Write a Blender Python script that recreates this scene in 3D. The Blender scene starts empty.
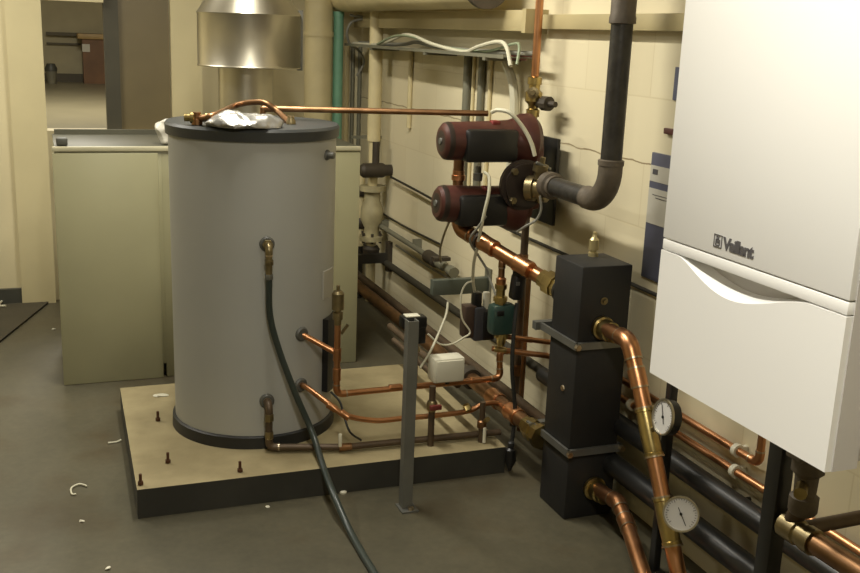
import bpy, bmesh, math, random
from mathutils import Vector, Matrix, noise
random.seed(7)
V = Vector
COL = bpy.context.scene.collection
SC = bpy.context.scene
PI = math.pi

# ------------------------------------------------------------------ camera
F = 1010.0
RX = V((0.93456623, 0.05038911, -0.35220293))
RY = V((-0.35370258, 0.23863731, -0.90440407))
RZ = V((0.03847664, 0.96980058, 0.24084513))
CAM = V((0, 0, 1.7))
def P(px, py, x=None, y=None, z=None):
    """the place in the room seen at a spot of the photograph, on a plane of known x, y or z"""
    r = V(((px - 430) / F, -(py - 286.5) / F, -1))
    d = V((RX.dot(r), RY.dot(r), RZ.dot(r)))
    if x is not None: t = (x - CAM.x) / d.x
    elif y is not None: t = (y - CAM.y) / d.y
    else: t = (z - CAM.z) / d.z
    return CAM + d * t

cam = bpy.data.cameras.new('camera'); cam.lens = F / 860 * 36; cam.sensor_width = 36
cam.clip_start = 0.02
co = bpy.data.objects.new('camera', cam); COL.objects.link(co)
m = Matrix((RX, RY, RZ)).to_4x4(); m.translation = CAM
co.matrix_world = m; SC.camera = co

# ------------------------------------------------------------------ materials
def s2l(c):
    out = []
    for v in c:
        v = v / 255
        out.append(v / 12.92 if v <= .04045 else ((v + .055) / 1.055) ** 2.4)
    return (*out, 1)
MATS = {}
def mat(name, col, rough=.5, metal=0., var=.06, scale=6., bump=0., bscale=60., coat=0, spec=.5, col2=None, trans=0, alpha=1):
    if name in MATS: return MATS[name]
    m = bpy.data.materials.new(name); m.use_nodes = True
    nt = m.node_tree; b = nt.nodes['Principled BSDF']
    b.inputs['Roughness'].default_value = rough; b.inputs['Metallic'].default_value = metal
    b.inputs['Specular IOR Level'].default_value = spec
    b.inputs['Coat Weight'].default_value = coat
    b.inputs['Transmission Weight'].default_value = trans; b.inputs['Alpha'].default_value = alpha
    tc = nt.nodes.new('ShaderNodeTexCoord'); nz = nt.nodes.new('ShaderNodeTexNoise')
    nz.inputs['Scale'].default_value = scale; nz.inputs['Detail'].default_value = 5
    nt.links.new(tc.outputs['Object'], nz.inputs['Vector'])
    rp = nt.nodes.new('ShaderNodeValToRGB'); c = s2l(col)
    c2 = s2l(col2) if col2 else tuple(x * (1 - var * 3) for x in c[:3]) + (1,)
    rp.color_ramp.elements[0].position = .35; rp.color_ramp.elements[1].position = .65
    rp.color_ramp.elements[0].color = c2; rp.color_ramp.elements[1].color = c
    nt.links.new(nz.outputs['Fac'], rp.inputs['Fac']); nt.links.new(rp.outputs['Color'], b.inputs['Base Color'])
    if bump:
        n2 = nt.nodes.new('ShaderNodeTexNoise'); n2.inputs['Scale'].default_value = bscale; n2.inputs['Detail'].default_value = 4
        nt.links.new(tc.outputs['Object'], n2.inputs['Vector'])
        bp = nt.nodes.new('ShaderNodeBump'); bp.inputs['Strength'].default_value = bump; bp.inputs['Distance'].default_value = .01
        nt.links.new(n2.outputs['Fac'], bp.inputs['Height']); nt.links.new(bp.outputs['Normal'], b.inputs['Normal'])
    MATS[name] = m
    return m

M = dict(
 wall=mat('painted_wall', (210, 199, 162), .55, var=.03, scale=2, bump=.08, bscale=25),
 column=mat('painted_column', (206, 194, 152), .5, var=.03, scale=3),
 ceiling=mat('painted_ceiling', (190, 180, 150), .8),
 casing=mat('cream_enamel', (154, 150, 118), .38, var=.025, scale=3),
 casing_rim=mat('grey_metal_rim', (84, 82, 66), .5, var=.05),
 dark_skirt=mat('dark_skirting', (70, 70, 62), .5, var=.05),
 tank=mat('grey_foil_jacket', (166, 166, 160), .45, var=.02, scale=2),
 tank_lid=mat('dark_grey_plastic', (54, 56, 55), .45, var=.03),
 black_pl=mat('black_plastic', (22, 21, 20), .4, var=.05),
 rubber=mat('black_rubber', (34, 34, 33), .5, var=.05),
 hose=mat('dark_green_hose', (48, 56, 52), .35, var=.05),
 copper=mat('copper', (204, 150, 108), .34, 1., var=.16, scale=9, col2=(176, 126, 88)),
 copper_dull=mat('dull_copper', (156, 118, 84), .42, 1., var=.15, scale=10, col2=(118, 90, 64)),
 copper_paint=mat('brown_oxidised_copper', (94, 78, 60), .5, .4, var=.12, scale=12),
 brass=mat('brass', (196, 176, 118), .3, 1., var=.12, scale=14, col2=(160, 140, 92)),
 brass_dull=mat('dull_brass', (148, 134, 100), .4, .9, var=.12, scale=14),
 solder=mat('solder_ring', (205, 188, 160), .3, 1., var=.1),
 galv=mat('galvanised_sheet', (200, 194, 176), .34, 1., var=.06, scale=3),
 steel=mat('zinc_plated_steel', (128, 128, 122), .45, .7, var=.06, scale=12),
 darksteel=mat('dark_steel', (58, 55, 48), .5, .5, var=.08),
 blackpipe=mat('black_insulated_pipe', (34, 34, 33), .36, var=.08, scale=10),
 ironpipe=mat('black_steel_pipe', (60, 57, 51), .42, .2, var=.14, scale=22, bump=.15),
 irondull=mat('brown_grey_iron', (98, 88, 74), .6, .1, var=.12, scale=14, bump=.2),
 header=mat('black_insulation_box', (27, 26, 24), .6, var=.06, scale=8, bump=.12, bscale=20),
 pump=mat('dark_red_pump_enamel', (78, 42, 34), .4, .1, var=.12, scale=12),
 pump_red=mat('red_plastic', (120, 40, 38), .4, var=.05),
 pump_cap=mat('pump_end_cap', (52, 42, 36), .4, .2, var=.1),
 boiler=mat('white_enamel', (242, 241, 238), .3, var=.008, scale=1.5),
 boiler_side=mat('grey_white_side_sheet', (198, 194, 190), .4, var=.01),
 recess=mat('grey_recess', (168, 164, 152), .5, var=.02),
 logo=mat('dark_grey_print', (84, 82, 84), .5, var=.02),
 white_pl=mat('white_plastic', (214, 210, 190), .4, var=.02),
 white_cable=mat('white_cable_sheath', (200, 196, 172), .45, var=.03),
 grey_cable=mat('grey_cable_sheath', (130, 128, 116), .5, var=.05),
 creampipe=mat('cream_painted_lagging', (206, 192, 148), .5, var=.05, scale=5, bump=.15, bscale=12),
 greenpipe=mat('green_painted_pipe', (112, 160, 132), .45, var=.06, scale=6),
 greypipe=mat('grey_conduit', (122, 120, 102), .5, .2, var=.06),
 beige=mat('beige_duct', (178, 164, 122), .55, var=.05, scale=3),
 greenact=mat('teal_plastic', (42, 66, 58), .45, var=.06),
 signblue=mat('blue_print', (88, 90, 106), .45, var=.04),
 signwhite=mat('white_print', (196, 192, 178), .5, var=.03),
 valvegrey=mat('painted_valve_body', (168, 158, 122), .5, var=.1, scale=10),
 valvedark=mat('dark_iron_valve', (66, 58, 46), .55, .2, var=.1, scale=10),
 wheelred=mat('red_handle', (112, 48, 42), .4, var=.05),
 foil=mat('aluminium_foil_wrap', (160, 158, 152), .4, .8, var=.05, scale=20, bump=.6, bscale=18),
 bag=mat('translucent_bag', (200, 196, 182), .35, var=.05),
 dial=mat('dial_face', (206, 204, 200), .3, var=.01),
 doorleaf=mat('brown_door_leaf', (110, 98, 68), .45, var=.03),
 wood=mat('brown_wood', (120, 84, 52), .5, var=.1),
 mat=mat('dark_floor_patch', (72, 66, 50), .8, var=.06, bump=.2, bscale=80),
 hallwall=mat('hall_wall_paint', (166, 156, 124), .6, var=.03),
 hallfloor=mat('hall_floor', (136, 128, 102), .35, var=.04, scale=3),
 tube_glass=None)

def emis(name, col, s):
    m = bpy.data.materials.new(name); m.use_nodes = True
    b = m.node_tree.nodes['Principled BSDF']
    b.inputs['Emission Color'].default_value = (*col, 1); b.inputs['Emission Strength'].default_value = s
    return m
LIGHTCOL = (1.0, .955, .84)
M['tube_glass'] = emis('lit_tube', LIGHTCOL, 6)

# concrete floor: mottled, stained
def floor_surface():
    m = bpy.data.materials.new('stained_concrete'); m.use_nodes = True
    nt = m.node_tree; b = nt.nodes['Principled BSDF']; L = nt.links
    tc = nt.nodes.new('ShaderNodeTexCoord')
    n1 = nt.nodes.new('ShaderNodeTexNoise'); n1.inputs['Scale'].default_value = 1.6; n1.inputs['Detail'].default_value = 7; n1.inputs['Roughness'].default_value = .6
    n2 = nt.nodes.new('ShaderNodeTexNoise'); n2.inputs['Scale'].default_value = 45; n2.inputs['Detail'].default_value = 3
    r1 = nt.nodes.new('ShaderNodeValToRGB'); r1.color_ramp.elements[0].position = .3; r1.color_ramp.elements[1].position = .68
    r1.color_ramp.elements[0].color = s2l((66, 63, 50)); r1.color_ramp.elements[1].color = s2l((92, 87, 70))
    mx = nt.nodes.new('ShaderNodeMixRGB'); mx.blend_type = 'OVERLAY'; mx.inputs[0].default_value = .22
    for n in (n1, n2): L.new(tc.outputs['Object'], n.inputs['Vector'])
    L.new(n1.outputs['Fac'], r1.inputs['Fac']); L.new(r1.outputs['Color'], mx.inputs[1]); L.new(n2.outputs['Fac'], mx.inputs[2])
    # dark blotches
    n3 = nt.nodes.new('ShaderNodeTexNoise'); n3.inputs['Scale'].default_value = 3.2; n3.inputs['Detail'].default_value = 4
    r3 = nt.nodes.new('ShaderNodeValToRGB'); r3.color_ramp.elements[0].position = .5; r3.color_ramp.elements[1].position = .7
    r3.color_ramp.elements[0].color = (1, 1, 1, 1); r3.color_ramp.elements[1].color = (.66, .58, .5, 1)
    L.new(tc.outputs['Object'], n3.inputs['Vector']); L.new(n3.outputs['Fac'], r3.inputs['Fac'])
    m2 = nt.nodes.new('ShaderNodeMixRGB'); m2.blend_type = 'MULTIPLY'; m2.inputs[0].default_value = 1
    L.new(mx.outputs[0], m2.inputs[1]); L.new(r3.outputs['Color'], m2.inputs[2]); L.new(m2.outputs[0], b.inputs['Base Color'])
    b.inputs['Roughness'].default_value = .42; b.inputs['Specular IOR Level'].default_value = .4
    return m
M['floor'] = floor_surface()

# painted blockwork for the right wall: faint courses and one cracked joint
def block_mat():
    m = bpy.data.materials.new('painted_blockwork'); m.use_nodes = True
    nt = m.node_tree; b = nt.nodes['Principled BSDF']; L = nt.links
    tc = nt.nodes.new('ShaderNodeTexCoord'); sp = nt.nodes.new('ShaderNodeSeparateXYZ'); cb = nt.nodes.new('ShaderNodeCombineXYZ')
    L.new(tc.outputs['Object'], sp.inputs[0]); L.new(sp.outputs['Y'], cb.inputs['X'])
    ad = nt.nodes.new('ShaderNodeMath'); ad.operation = 'ADD'; ad.inputs[1].default_value = -1.389 + .23 * 10
    L.new(sp.outputs['Z'], ad.inputs[0]); L.new(ad.outputs[0], cb.inputs['Y'])
    br = nt.nodes.new('ShaderNodeTexBrick'); br.inputs['Scale'].default_value = 1
    br.inputs['Brick Width'].default_value = .46; br.inputs['Row Height'].default_value = .23
    br.inputs['Mortar Size'].default_value = .004; br.inputs['Mortar Smooth'].default_value = .6
    br.inputs['Color1'].default_value = s2l((218, 208, 176)); br.inputs['Color2'].default_value = s2l((214, 203, 170))
    br.inputs['Mortar'].default_value = s2l((208, 196, 162))
    L.new(cb.outputs[0], br.inputs['Vector'])
    nz = nt.nodes.new('ShaderNodeTexNoise'); nz.inputs['Scale'].default_value = 9; nz.inputs['Detail'].default_value = 4
    L.new(cb.outputs[0], nz.inputs['Vector'])
    # crack: a thin irregular dark line along one joint
    m1 = nt.nodes.new('ShaderNodeMath'); m1.operation = 'SUBTRACT'; L.new(sp.outputs['Z'], m1.inputs[0])
    wob = nt.nodes.new('ShaderNodeMath'); wob.operation = 'MULTIPLY_ADD'; wob.inputs[1].default_value = .03; wob.inputs[2].default_value = 1.375
    L.new(nz.outputs['Fac'], wob.inputs[0]); L.new(wob.outputs[0], m1.inputs[1])
    ab = nt.nodes.new('ShaderNodeMath'); ab.operation = 'ABSOLUTE'; L.new(m1.outputs[0], ab.inputs[0])
    lt = nt.nodes.new('ShaderNodeMath'); lt.operation = 'LESS_THAN'; lt.inputs[1].default_value = .0028; L.new(ab.outputs[0], lt.inputs[0])
    mf = nt.nodes.new('ShaderNodeMath'); mf.operation = 'MULTIPLY'; mf.inputs[1].default_value = .75; L.new(lt.outputs[0], mf.inputs[0])
    mx = nt.nodes.new('ShaderNodeMixRGB'); L.new(mf.outputs[0], mx.inputs[0]); L.new(br.outputs['Color'], mx.inputs[1]); mx.inputs[2].default_value = s2l((120, 100, 66))
    L.new(mx.outputs[0], b.inputs['Base Color']); b.inputs['Roughness'].default_value = .5
    bp = nt.nodes.new('ShaderNodeBump'); bp.inputs['Strength'].default_value = .1; bp.inputs['Distance'].default_value = .004
    iv = nt.nodes.new('ShaderNodeMath'); iv.operation = 'SUBTRACT'; iv.inputs[0].default_value = 1; L.new(br.outputs['Fac'], iv.inputs[1])
    L.new(iv.outputs[0], bp.inputs['Height']); L.new(bp.outputs['Normal'], b.inputs['Normal'])
    return m
M['block'] = block_mat()

# plinth top: worn pale concrete
M['plinth_top'] = mat('pale_screed', (160, 147, 112), .55, var=.12, scale=5, bump=.15, bscale=40, col2=(134, 122, 90))
M['plinth_side'] = mat('dark_painted_edge', (54, 53, 47), .55, var=.1, scale=6)

# ------------------------------------------------------------------ mesh builder
ORIG = {}
class MB:
    def __init__(s): s.bm = bmesh.new(); s.mi = 0
    def _mark(s, n0):
        s.bm.faces.ensure_lookup_table()
        for f in s.bm.faces[n0:]: f.material_index = s.mi
    def face(s, pts):
        n = len(s.bm.faces); s.bm.faces.new([s.bm.verts.new(p) for p in pts]); s._mark(n); return s
    def box(s, c, size, rot=None, bev=0):
        n = len(s.bm.faces)
        t = bmesh.new(); bmesh.ops.create_cube(t, size=1)
        for v in t.verts: v.co = V((v.co.x * size[0], v.co.y * size[1], v.co.z * size[2]))
        if bev: bmesh.ops.bevel(t, geom=list(t.edges), offset=bev, segments=2, profile=.5, affect='EDGES')
        if rot is not None: bmesh.ops.transform(t, matrix=rot.to_4x4(), verts=t.verts)
        bmesh.ops.translate(t, vec=V(c), verts=t.verts)
        s._merge(t); s._mark(n); return s
    def bb(s, a, b, bev=0):
        a = V(a); b = V(b)
        return s.box((a + b) / 2, [abs(b[i] - a[i]) for i in range(3)], bev=bev)
    def _merge(s, t):
        me = bpy.data.meshes.new('t'); t.to_mesh(me); t.free(); s.bm.from_mesh(me); bpy.data.meshes.remove(me)
    def sweep(s, pts, r, seg=16, cap=True):
        """pts: list of Vectors, r: number or list"""
        n0 = len(s.bm.faces)
        pts = [V(p) for p in pts]
        rs = r if isinstance(r, (list, tuple)) else [r] * len(pts)
        tang = []
        for i in range(len(pts)):
            a = pts[max(i - 1, 0)]; b = pts[min(i + 1, len(pts) - 1)]
            d = (b - a)
            if i > 0 and i < len(pts) - 1: d = (pts[i] - a).normalized() + (b - pts[i]).normalized()
            if d.length < 1e-9: d = tang[-1] if tang else V((0, 0, 1))
            tang.append(d.normalized())
        up = V((0, 0, 1)) if abs(tang[0].z) < .9 else V((1, 0, 0))
        u = tang[0].cross(up).normalized(); rings = []
        for i, p in enumerate(pts):
            if i:
                ax = tang[i - 1].cross(tang[i])
                if ax.length > 1e-8:
                    u = Matrix.Rotation(tang[i - 1].angle(tang[i]), 3, ax) @ u
            w = tang[i].cross(u).normalized()
            rings.append([s.bm.verts.new(p + (u * math.cos(2 * PI * k / seg) + w * math.sin(2 * PI * k / seg)) * rs[i]) for k in range(seg)])
        for a, b in zip(rings, rings[1:]):
            for k in range(seg):
                s.bm.faces.new((a[k], a[(k + 1) % seg], b[(k + 1) % seg], b[k]))
        if cap:
            for ring in (rings[0][::-1], rings[-1]):
                if rs[0] > 1e-5: s.bm.faces.new(ring)
        s._mark(n0); return s
    def cyl(s, a, b, r, r2=None, seg=20):
        return s.sweep([a, b], [r, r if r2 is None else r2], seg)
    def lathe(s, o, d, prof, seg=28, caps=True):
        """profile [(t, r)...] along direction d from o"""
        n0 = len(s.bm.faces)
        o = V(o); d = V(d).normalized()
        up = V((0, 0, 1)) if abs(d.z) < .9 else V((1, 0, 0))
        u = d.cross(up).normalized(); w = d.cross(u)
        rings = []
        for t, r in prof:
            rings.append([s.bm.verts.new(o + d * t + (u * math.cos(2 * PI * k / seg) + w * math.sin(2 * PI * k / seg)) * max(r, 1e-4)) for k in range(seg)])
        for a, b in zip(rings, rings[1:]):
            for k in range(seg): s.bm.faces.new((a[k], a[(k + 1) % seg], b[(k + 1) % seg], b[k]))
        if caps: s.bm.faces.new(rings[0][::-1]); s.bm.faces.new(rings[-1])
        s._mark(n0); return s
    def torus(s, o, d, R, r, seg=28, arc=2 * PI):
        d = V(d).normalized(); up = V((0, 0, 1)) if abs(d.z) < .9 else V((1, 0, 0))
        u = d.cross(up).normalized(); w = d.cross(u)
        pts = [V(o) + (u * math.cos(arc * k / seg) + w * math.sin(arc * k / seg)) * R for k in range(seg + 1)]
        return s.sweep(pts, r, 8)
    def sphere(s, o, r, sc=(1, 1, 1), sub=3):
        t = bmesh.new(); bmesh.ops.create_icosphere(t, subdivisions=sub, radius=r)
        for v in t.verts: v.co = V((v.co.x * sc[0], v.co.y * sc[1], v.co.z * sc[2])) + V(o)
        n = len(s.bm.faces); s._merge(t); s._mark(n); return s
    def build(s, name, mats, parent=None, ang=35, bevel=0):
        me = bpy.data.meshes.new(name)
        bmesh.ops.recalc_face_normals(s.bm, faces=s.bm.faces)
        for f in s.bm.faces: f.smooth = True
        if parent is None:
            xs = [v.co for v in s.bm.verts]
            og = V(((min(v.x for v in xs) + max(v.x for v in xs)) / 2, (min(v.y for v in xs) + max(v.y for v in xs)) / 2, min(v.z for v in xs)))
        else: og = ORIG[parent.name]
        bmesh.ops.translate(s.bm, vec=-og, verts=s.bm.verts)
        s.bm.to_mesh(me); s.bm.free()
        me.set_sharp_from_angle(angle=math.radians(ang))
        o = bpy.data.objects.new(name, me); COL.objects.link(o)
        for m in (mats if isinstance(mats, (list, tuple)) else [mats]): me.materials.append(m)
        if parent is None: o.location = og
        else: o.parent = parent
        ORIG[o.name] = og
        return o

def tag(o, label, cat, group=None, kind=None):
    o['label'] = label; o['category'] = cat
    if group: o['group'] = group
    if kind: o['kind'] = kind
    return o
def thing(name, loc, label, cat, group=None):
    o = bpy.data.objects.new(name, None); COL.objects.link(o); o.location = V(loc); o.empty_display_size = .05
    ORIG[o.name] = V(loc); return tag(o, label, cat, group)
def struct(name, mb, m, **k):
    o = mb.build(name, m, **k); o['kind'] = 'structure'; return o
def copy_tree(o, parent=None):
    c = o.copy(); COL.objects.link(c); c.parent = parent
    for ch in o.children: copy_tree(ch, c)
    return c

def fillet(pts, R, n=8):
    """polyline with rounded corners; returns path and, for each corner, its arc"""
    pts = [V(p) for p in pts]; out = [pts[0]]; arcs = []
    for i in range(1, len(pts) - 1):
        a = (pts[i - 1] - pts[i]); b = (pts[i + 1] - pts[i]); la, lb = a.length, b.length
        a.normalize(); b.normalize(); th = a.angle(b)
        if th > PI - .03: out.append(pts[i]); continue
        t = min(R / math.tan(th / 2), la * .48, lb * .48); r = t * math.tan(th / 2)
        cdir = (a + b).normalized(); c = pts[i] + cdir * (r / math.sin(th / 2))
        p0 = pts[i] + a * t; v0 = p0 - c; ax = v0.cross(pts[i] + b * t - c)
        arc = [c + Matrix.Rotation((PI - th) * k / n, 3, ax.normalized()) @ v0 for k in range(n + 1)]
        out += arc; arcs.append((arc, a, b))
    out.append(pts[-1]); return out, arcs

def spline(pts, n=10):
    pts = [V(p) for p in pts]; q = [pts[0] * 2 - pts[1]] + pts + [pts[-1] * 2 - pts[-2]]; out = []
    for i in range(1, len(q) - 2):
        for k in range(n):
            t = k / n; a, b, c, d = q[i - 1:i + 3]
            out.append(.5 * ((2 * b) + (c - a) * t + (2 * a - 5 * b + 4 * c - d) * t * t + (3 * b - a - 3 * c + d) * t ** 3))
    out.append(pts[-1]); return out

def pipe_parts(root, pts, r, m, R=None, elbows=True, elbow_name='elbow', name='pipe', rings=True, elbow_mat=None):
    path, arcs = fillet(pts, R or r * 2.2)
    p = MB().sweep(path, r, 20).build(name, m, root)
    if elbows:
        for arc, a, b in arcs:
            e = MB()
            ext = [arc[0] + a * r * 1.1] + arc + [arc[-1] + b * r * 1.1]
            e.sweep(ext, r * 1.14, 20); 
            eo = e.build(elbow_name, elbow_mat or m, root)
            if rings:
                MB().sweep([ext[0] - a * .002, ext[0] + a * .004], r * 1.17, 20).build('solder_ring', M['solder'], eo)
                MB().sweep([ext[-1] - b * .002, ext[-1] + b * .004], r * 1.17, 20).build('solder_ring', M['solder'], eo)
    return p
def coupling(root, a, d, L, r, m, name='coupling', ring=True):
    a = V(a); d = V(d).normalized()
    c = MB().lathe(a - d * L / 2, d, [(0, r), (0, r * 1.12), (L * .12, r * 1.2), (L * .24, r * 1.14), (L * .76, r * 1.14), (L * .88, r * 1.2), (L, r * 1.12), (L, r)]).build(name, m, root)
    return c
def nut(root, a, d, L, r, m, name='nut', label=None):
    a = V(a); d = V(d).normalized(); mb = MB(); mb.lathe(a - d * L / 2, d, [(0, r * .95), (L * .1, r), (L * .9, r), (L, r * .95)], seg=6)
    return mb.build(name, m, root, ang=25)

# ------------------------------------------------------------------ room
XW = 2.0; YB = 6.55; ZC = 2.85
struct('floor', MB().bb((-3, -1.5, -.1), (XW, YB, 0)), M['floor'])
struct('wall_right', MB().bb((XW, -1.5, -.1), (XW + .15, YB + .2, ZC)), M['block'])
struct('wall_left', MB().bb((-3.15, -1.5, -.1), (-3, YB + .2, ZC)), M['wall'])
struct('wall_front', MB().bb((-3.15, -1.65, -.1), (XW + .15, -1.5, ZC)), M['wall'])
struct('ceiling', MB().bb((-3.15, -1.65, ZC), (XW + .15, YB + .2, ZC + .1)), M['ceiling'])
OX0, OX1, OZ0 = .03, .775, P(110, 131, y=YB).z
OZ1 = P(80, 1.5, y=YB).z
wb = MB()
wb.bb((-3, YB, -.1), (OX0, YB + .16, ZC)); wb.bb((OX1, YB, -.1), (XW, YB + .16, ZC))
wb.bb((OX0, YB, -.1), (OX1, YB + .16, OZ0)); wb.bb((OX0, YB, 2.25), (OX1, YB + .16, ZC))
struct('wall_back', wb, M['wall'])
# lintel over the open half, jambs
struct('trim_1', MB().bb((OX0, YB - .02, OZ1), (.385, YB + .1, OZ1 + .09)), M['column'])
struct('trim_2', MB().bb((-.16, YB - .07, 0), (OX0 + .005, YB, ZC)), M['column'])
struct('trim_3', MB().bb((OX1 - .005, YB - .05, 0), (.955, YB, ZC)), M['column'])
bm0 = P(5, 287, y=YB - .02); 
struct('baseboard_back', MB().bb((-3, YB - .03, 0), (-.16, YB, .09)), M['dark_skirt'])
# half-shut door in the opening
struct('trim_4', MB().bb((.385, YB + .02, OZ0), (.47, YB + .1, 2.25)), mat('dark_door_post', (70, 66, 50), .6))
d1 = struct('door_1', MB().bb((.47, YB + .04, OZ0 + .005), (OX1 - .005, YB + .08, 2.2)), M['doorleaf'])
# the space beyond: raised floor, far wall
HZ = OZ0 - .02
struct('floor_hall', MB().bb((-1.2, YB + .16, HZ - .1), (2.4, 12.4, HZ)), M['hallfloor'])
struct('wall_hall', MB().bb((-1.2, 12.4, HZ - .1), (2.4, 12.5, HZ + 2)).bb((-1.3, YB + .16, HZ - .1), (-1.2, 12.5, HZ + 2)).bb((2.4, YB + .16, HZ - .1), (2.5, 12.5, HZ + 2)), M['hallwall'])
struct('ceiling_hall', MB().bb((-1.3, YB + .16, HZ + 2), (2.5, 12.5, HZ + 2.1)), M['ceiling'])
a = P(46, 35, y=12.35); b = P(104, 31, y=12.35)
struct('trim_5', MB().bb((a.x, 12.33, a.z), (b.x + .1, 12.4, a.z + .035)).bb((a.x, 12.36, a.z - .1), (b.x + .1, 12.4, a.z - .08)), mat('dark_rail', (92, 84, 62), .6))
struct('baseboard_hall', MB().bb((-.2, 12.36, HZ), (1.4, 12.4, HZ + .09)), mat('hall_skirting', (84, 76, 58), .6))
# wooden cupboard far away
a = P(84, 81, y=12.1); b = P(107, 38, y=12.1)
cab = thing('cupboard', ((a.x + b.x) / 2, 12.2, HZ), 'small brown wooden cupboard against the far wall beyond the opening', 'cupboard')
MB().bb((a.x, 12.08, HZ), (b.x + .1, 12.32, b.z - .02)).build('body', M['wood'], cab)
MB().bb((a.x - .05, 12.05, b.z - .02), (b.x + .1, 12.32, b.z + .04), bev=.01).build('top_shelf', mat('pale_shelf', (170, 142, 92), .5), cab)
a = P(82, 44, y=12.07); b = P(90, 52, y=12.07)
tag(MB().bb((a.x, 12.066, b.z), (b.x, 12.078, a.z)).build('paper_notice', M['signwhite']), 'small white paper notice on the far brown cupboard', 'notice')
a = P(47, 88, y=11.8); b = P(56, 64, y=11.8)
bn = thing('waste_bin', ((a.x + b.x) / 2, 11.9, HZ), 'small grey bin with dark lid in the far room', 'bin')
MB().lathe(((a.x + b.x) / 2, 11.9, HZ), (0, 0, 1), [(0, .045), (b.z - HZ - .08, .06)]).build('body', mat('bin_grey', (120, 116, 98), .5), bn)
MB().lathe(((a.x + b.x) / 2, 11.9, b.z - .08), (0, 0, 1), [(0, .063), (.03, .065), (.08, .04)]).build('lid', M['dark_skirt'], bn)
# dark floor patch at the left: thin brown slab with black edge
q1 = P(57, 303, z=0); q2 = P(0, 348, z=0); dr = (q2 - q1).normalized(); q2 = q1 + dr * 3.2; q1 = V((-.01, YB - .08, 0)) 
mt = MB(); prism = [(q1.x, q1.y), (q2.x, q2.y), (-2.9, q2.y), (-2.9, YB - .08)]
def prism_mb(mb, poly, z0, z1, top_mi=0, side_mi=0):
    lo = [mb.bm.verts.new((x, y, z0)) for x, y in poly]; hi = [mb.bm.verts.new((x, y, z1)) for x, y in poly]
    f = mb.bm.faces.new(hi); f.material_index = top_mi; mb.bm.faces.new(lo[::-1]).material_index = side_mi
    for i in range(len(poly)):
        j = (i + 1) % len(poly); mb.bm.faces.new((lo[i], lo[j], hi[j], hi[i])).material_index = side_mi
    return mb
tag(prism_mb(mt, prism, 0, .012, 0, 1).build('floor_surface', [M['mat'], M['rubber']]), 'dark brown floor patch with black edge at the far left doorway', 'mat')
# curled white cable scrap on it
c0 = P(0, 300, z=.02)
tag(MB().sweep(spline([P(-6, 292, z=.02), P(3, 291, z=.06), P(4, 298, z=.02), P(-1, 305, z=.02), P(6, 306, z=.02)]), .007, 8).build('cable_offcut', M['white_cable']), 'curled white cable offcut on the dark floor patch, left edge', 'cable')

# ------------------------------------------------------------------ plinth
pa = P(137, 490, z=.111); pb = P(505, 447, z=.111)
pbl = P(120, 388, z=.111)
dirx = (pb - pa); dirx.z = 0; dirx.normalize()
fr = pa + dirx * (1.66 / dirx.x * .86)
pl = MB(); prism_mb(pl, [(pa.x, pa.y), (fr.x, fr.y), (fr.x + .02, 4.5), (pbl.x, pbl.y)], 0, .111, 0, 1)
tag(pl.build('concrete_plinth', [M['plinth_top'], M['plinth_side']]), 'low pale concrete plinth with dark painted sides under the tank', 'plinth')
ZP = .111
# rusty bolts standing in the plinth
bolt0 = None
for (px, py, lb) in ((158, 421, 'rusty anchor bolt on the plinth nearest the cream casing'), (168, 463, 'rusty anchor bolt on the plinth near its front left corner'), (240, 472, 'rusty anchor bolt in front of the grey tank'), (137.5, 487, 'rusty anchor bolt right at the plinth front left corner')):
    p = P(px, py, z=ZP)
    if px == 137.5: p += V((.012, .014, 0))
    if bolt0 is None:
        bolt0 = thing('anchor_bolt', p, lb, 'bolt', 'rusty anchor bolts in the plinth')
        MB().cyl(p, p + V((0, 0, .042)), .0055, seg=10).build('stud', mat('rust', (84, 52, 30), .7, .3), bolt0)
        nut(bolt0, p + V((0, 0, .008)), (0, 0, 1), .012, .0105, mat('rust', (0, 0, 0)))
    else:
        c = copy_tree(bolt0); c.location = p; c['label'] = lb

# ------------------------------------------------------------------ old boiler casing behind the tank
CX0, CX1, CY0, CZ = .042, 1.505, 4.9, 1.145
CY1 = P(110, 133, z=CZ).y
cs = thing('boiler_casing', ((CX0 + CX1) / 2, (CY0 + CY1) / 2, 0), 'large cream metal boiler casing behind the grey tank', 'boiler casing')
MB().bb((CX0 + .01, CY0 + .012, .07), (CX1, CY1, CZ - .02), bev=.004).build('body', M['casing'], cs)
MB().bb((CX0, CY0, .0), (.51, CY0 + .03, CZ - .028), bev=.006).build('front_panel', M['casing'], cs)
MB().bb((1.12, CY0 + .004, .0), (CX1, CY0 + .03, CZ - .028), bev=.006).build('front_panel', M['casing'], cs)
MB().bb((.525, CY0 + .01, .0), (1.11, CY0 + .03, CZ - .028), bev=.004).build('front_panel', M['casing'], cs)
MB().bb((CX0, CY0 - .002, CZ - .022), (CX1, CY0 + .02, CZ), bev=.003).build('front_edge_strip', mat('pale_cream_edge', (184, 178, 148), .4), cs)
MB().bb((CX0 + .01, CY0 + .02, CZ - .02), (CX1, CY1, CZ - .004)).bb((CX0 + .02, CY1 - .03, CZ - .004), (CX1, CY1, CZ + .02)).build('top_plate', M['casing_rim'], cs)
MB().bb((CX0 + .04, CY0 + .05, 0), (CX1 - .04, CY1 - .03, .07)).build('base', M['dark_skirt'], cs)
MB().bb((CX0 + .02, CY0 + .04, CZ), (CX0 + .07, CY0 + .1, CZ + .035), bev=.006).build('corner_bracket', M['dark_skirt'], cs)
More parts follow.
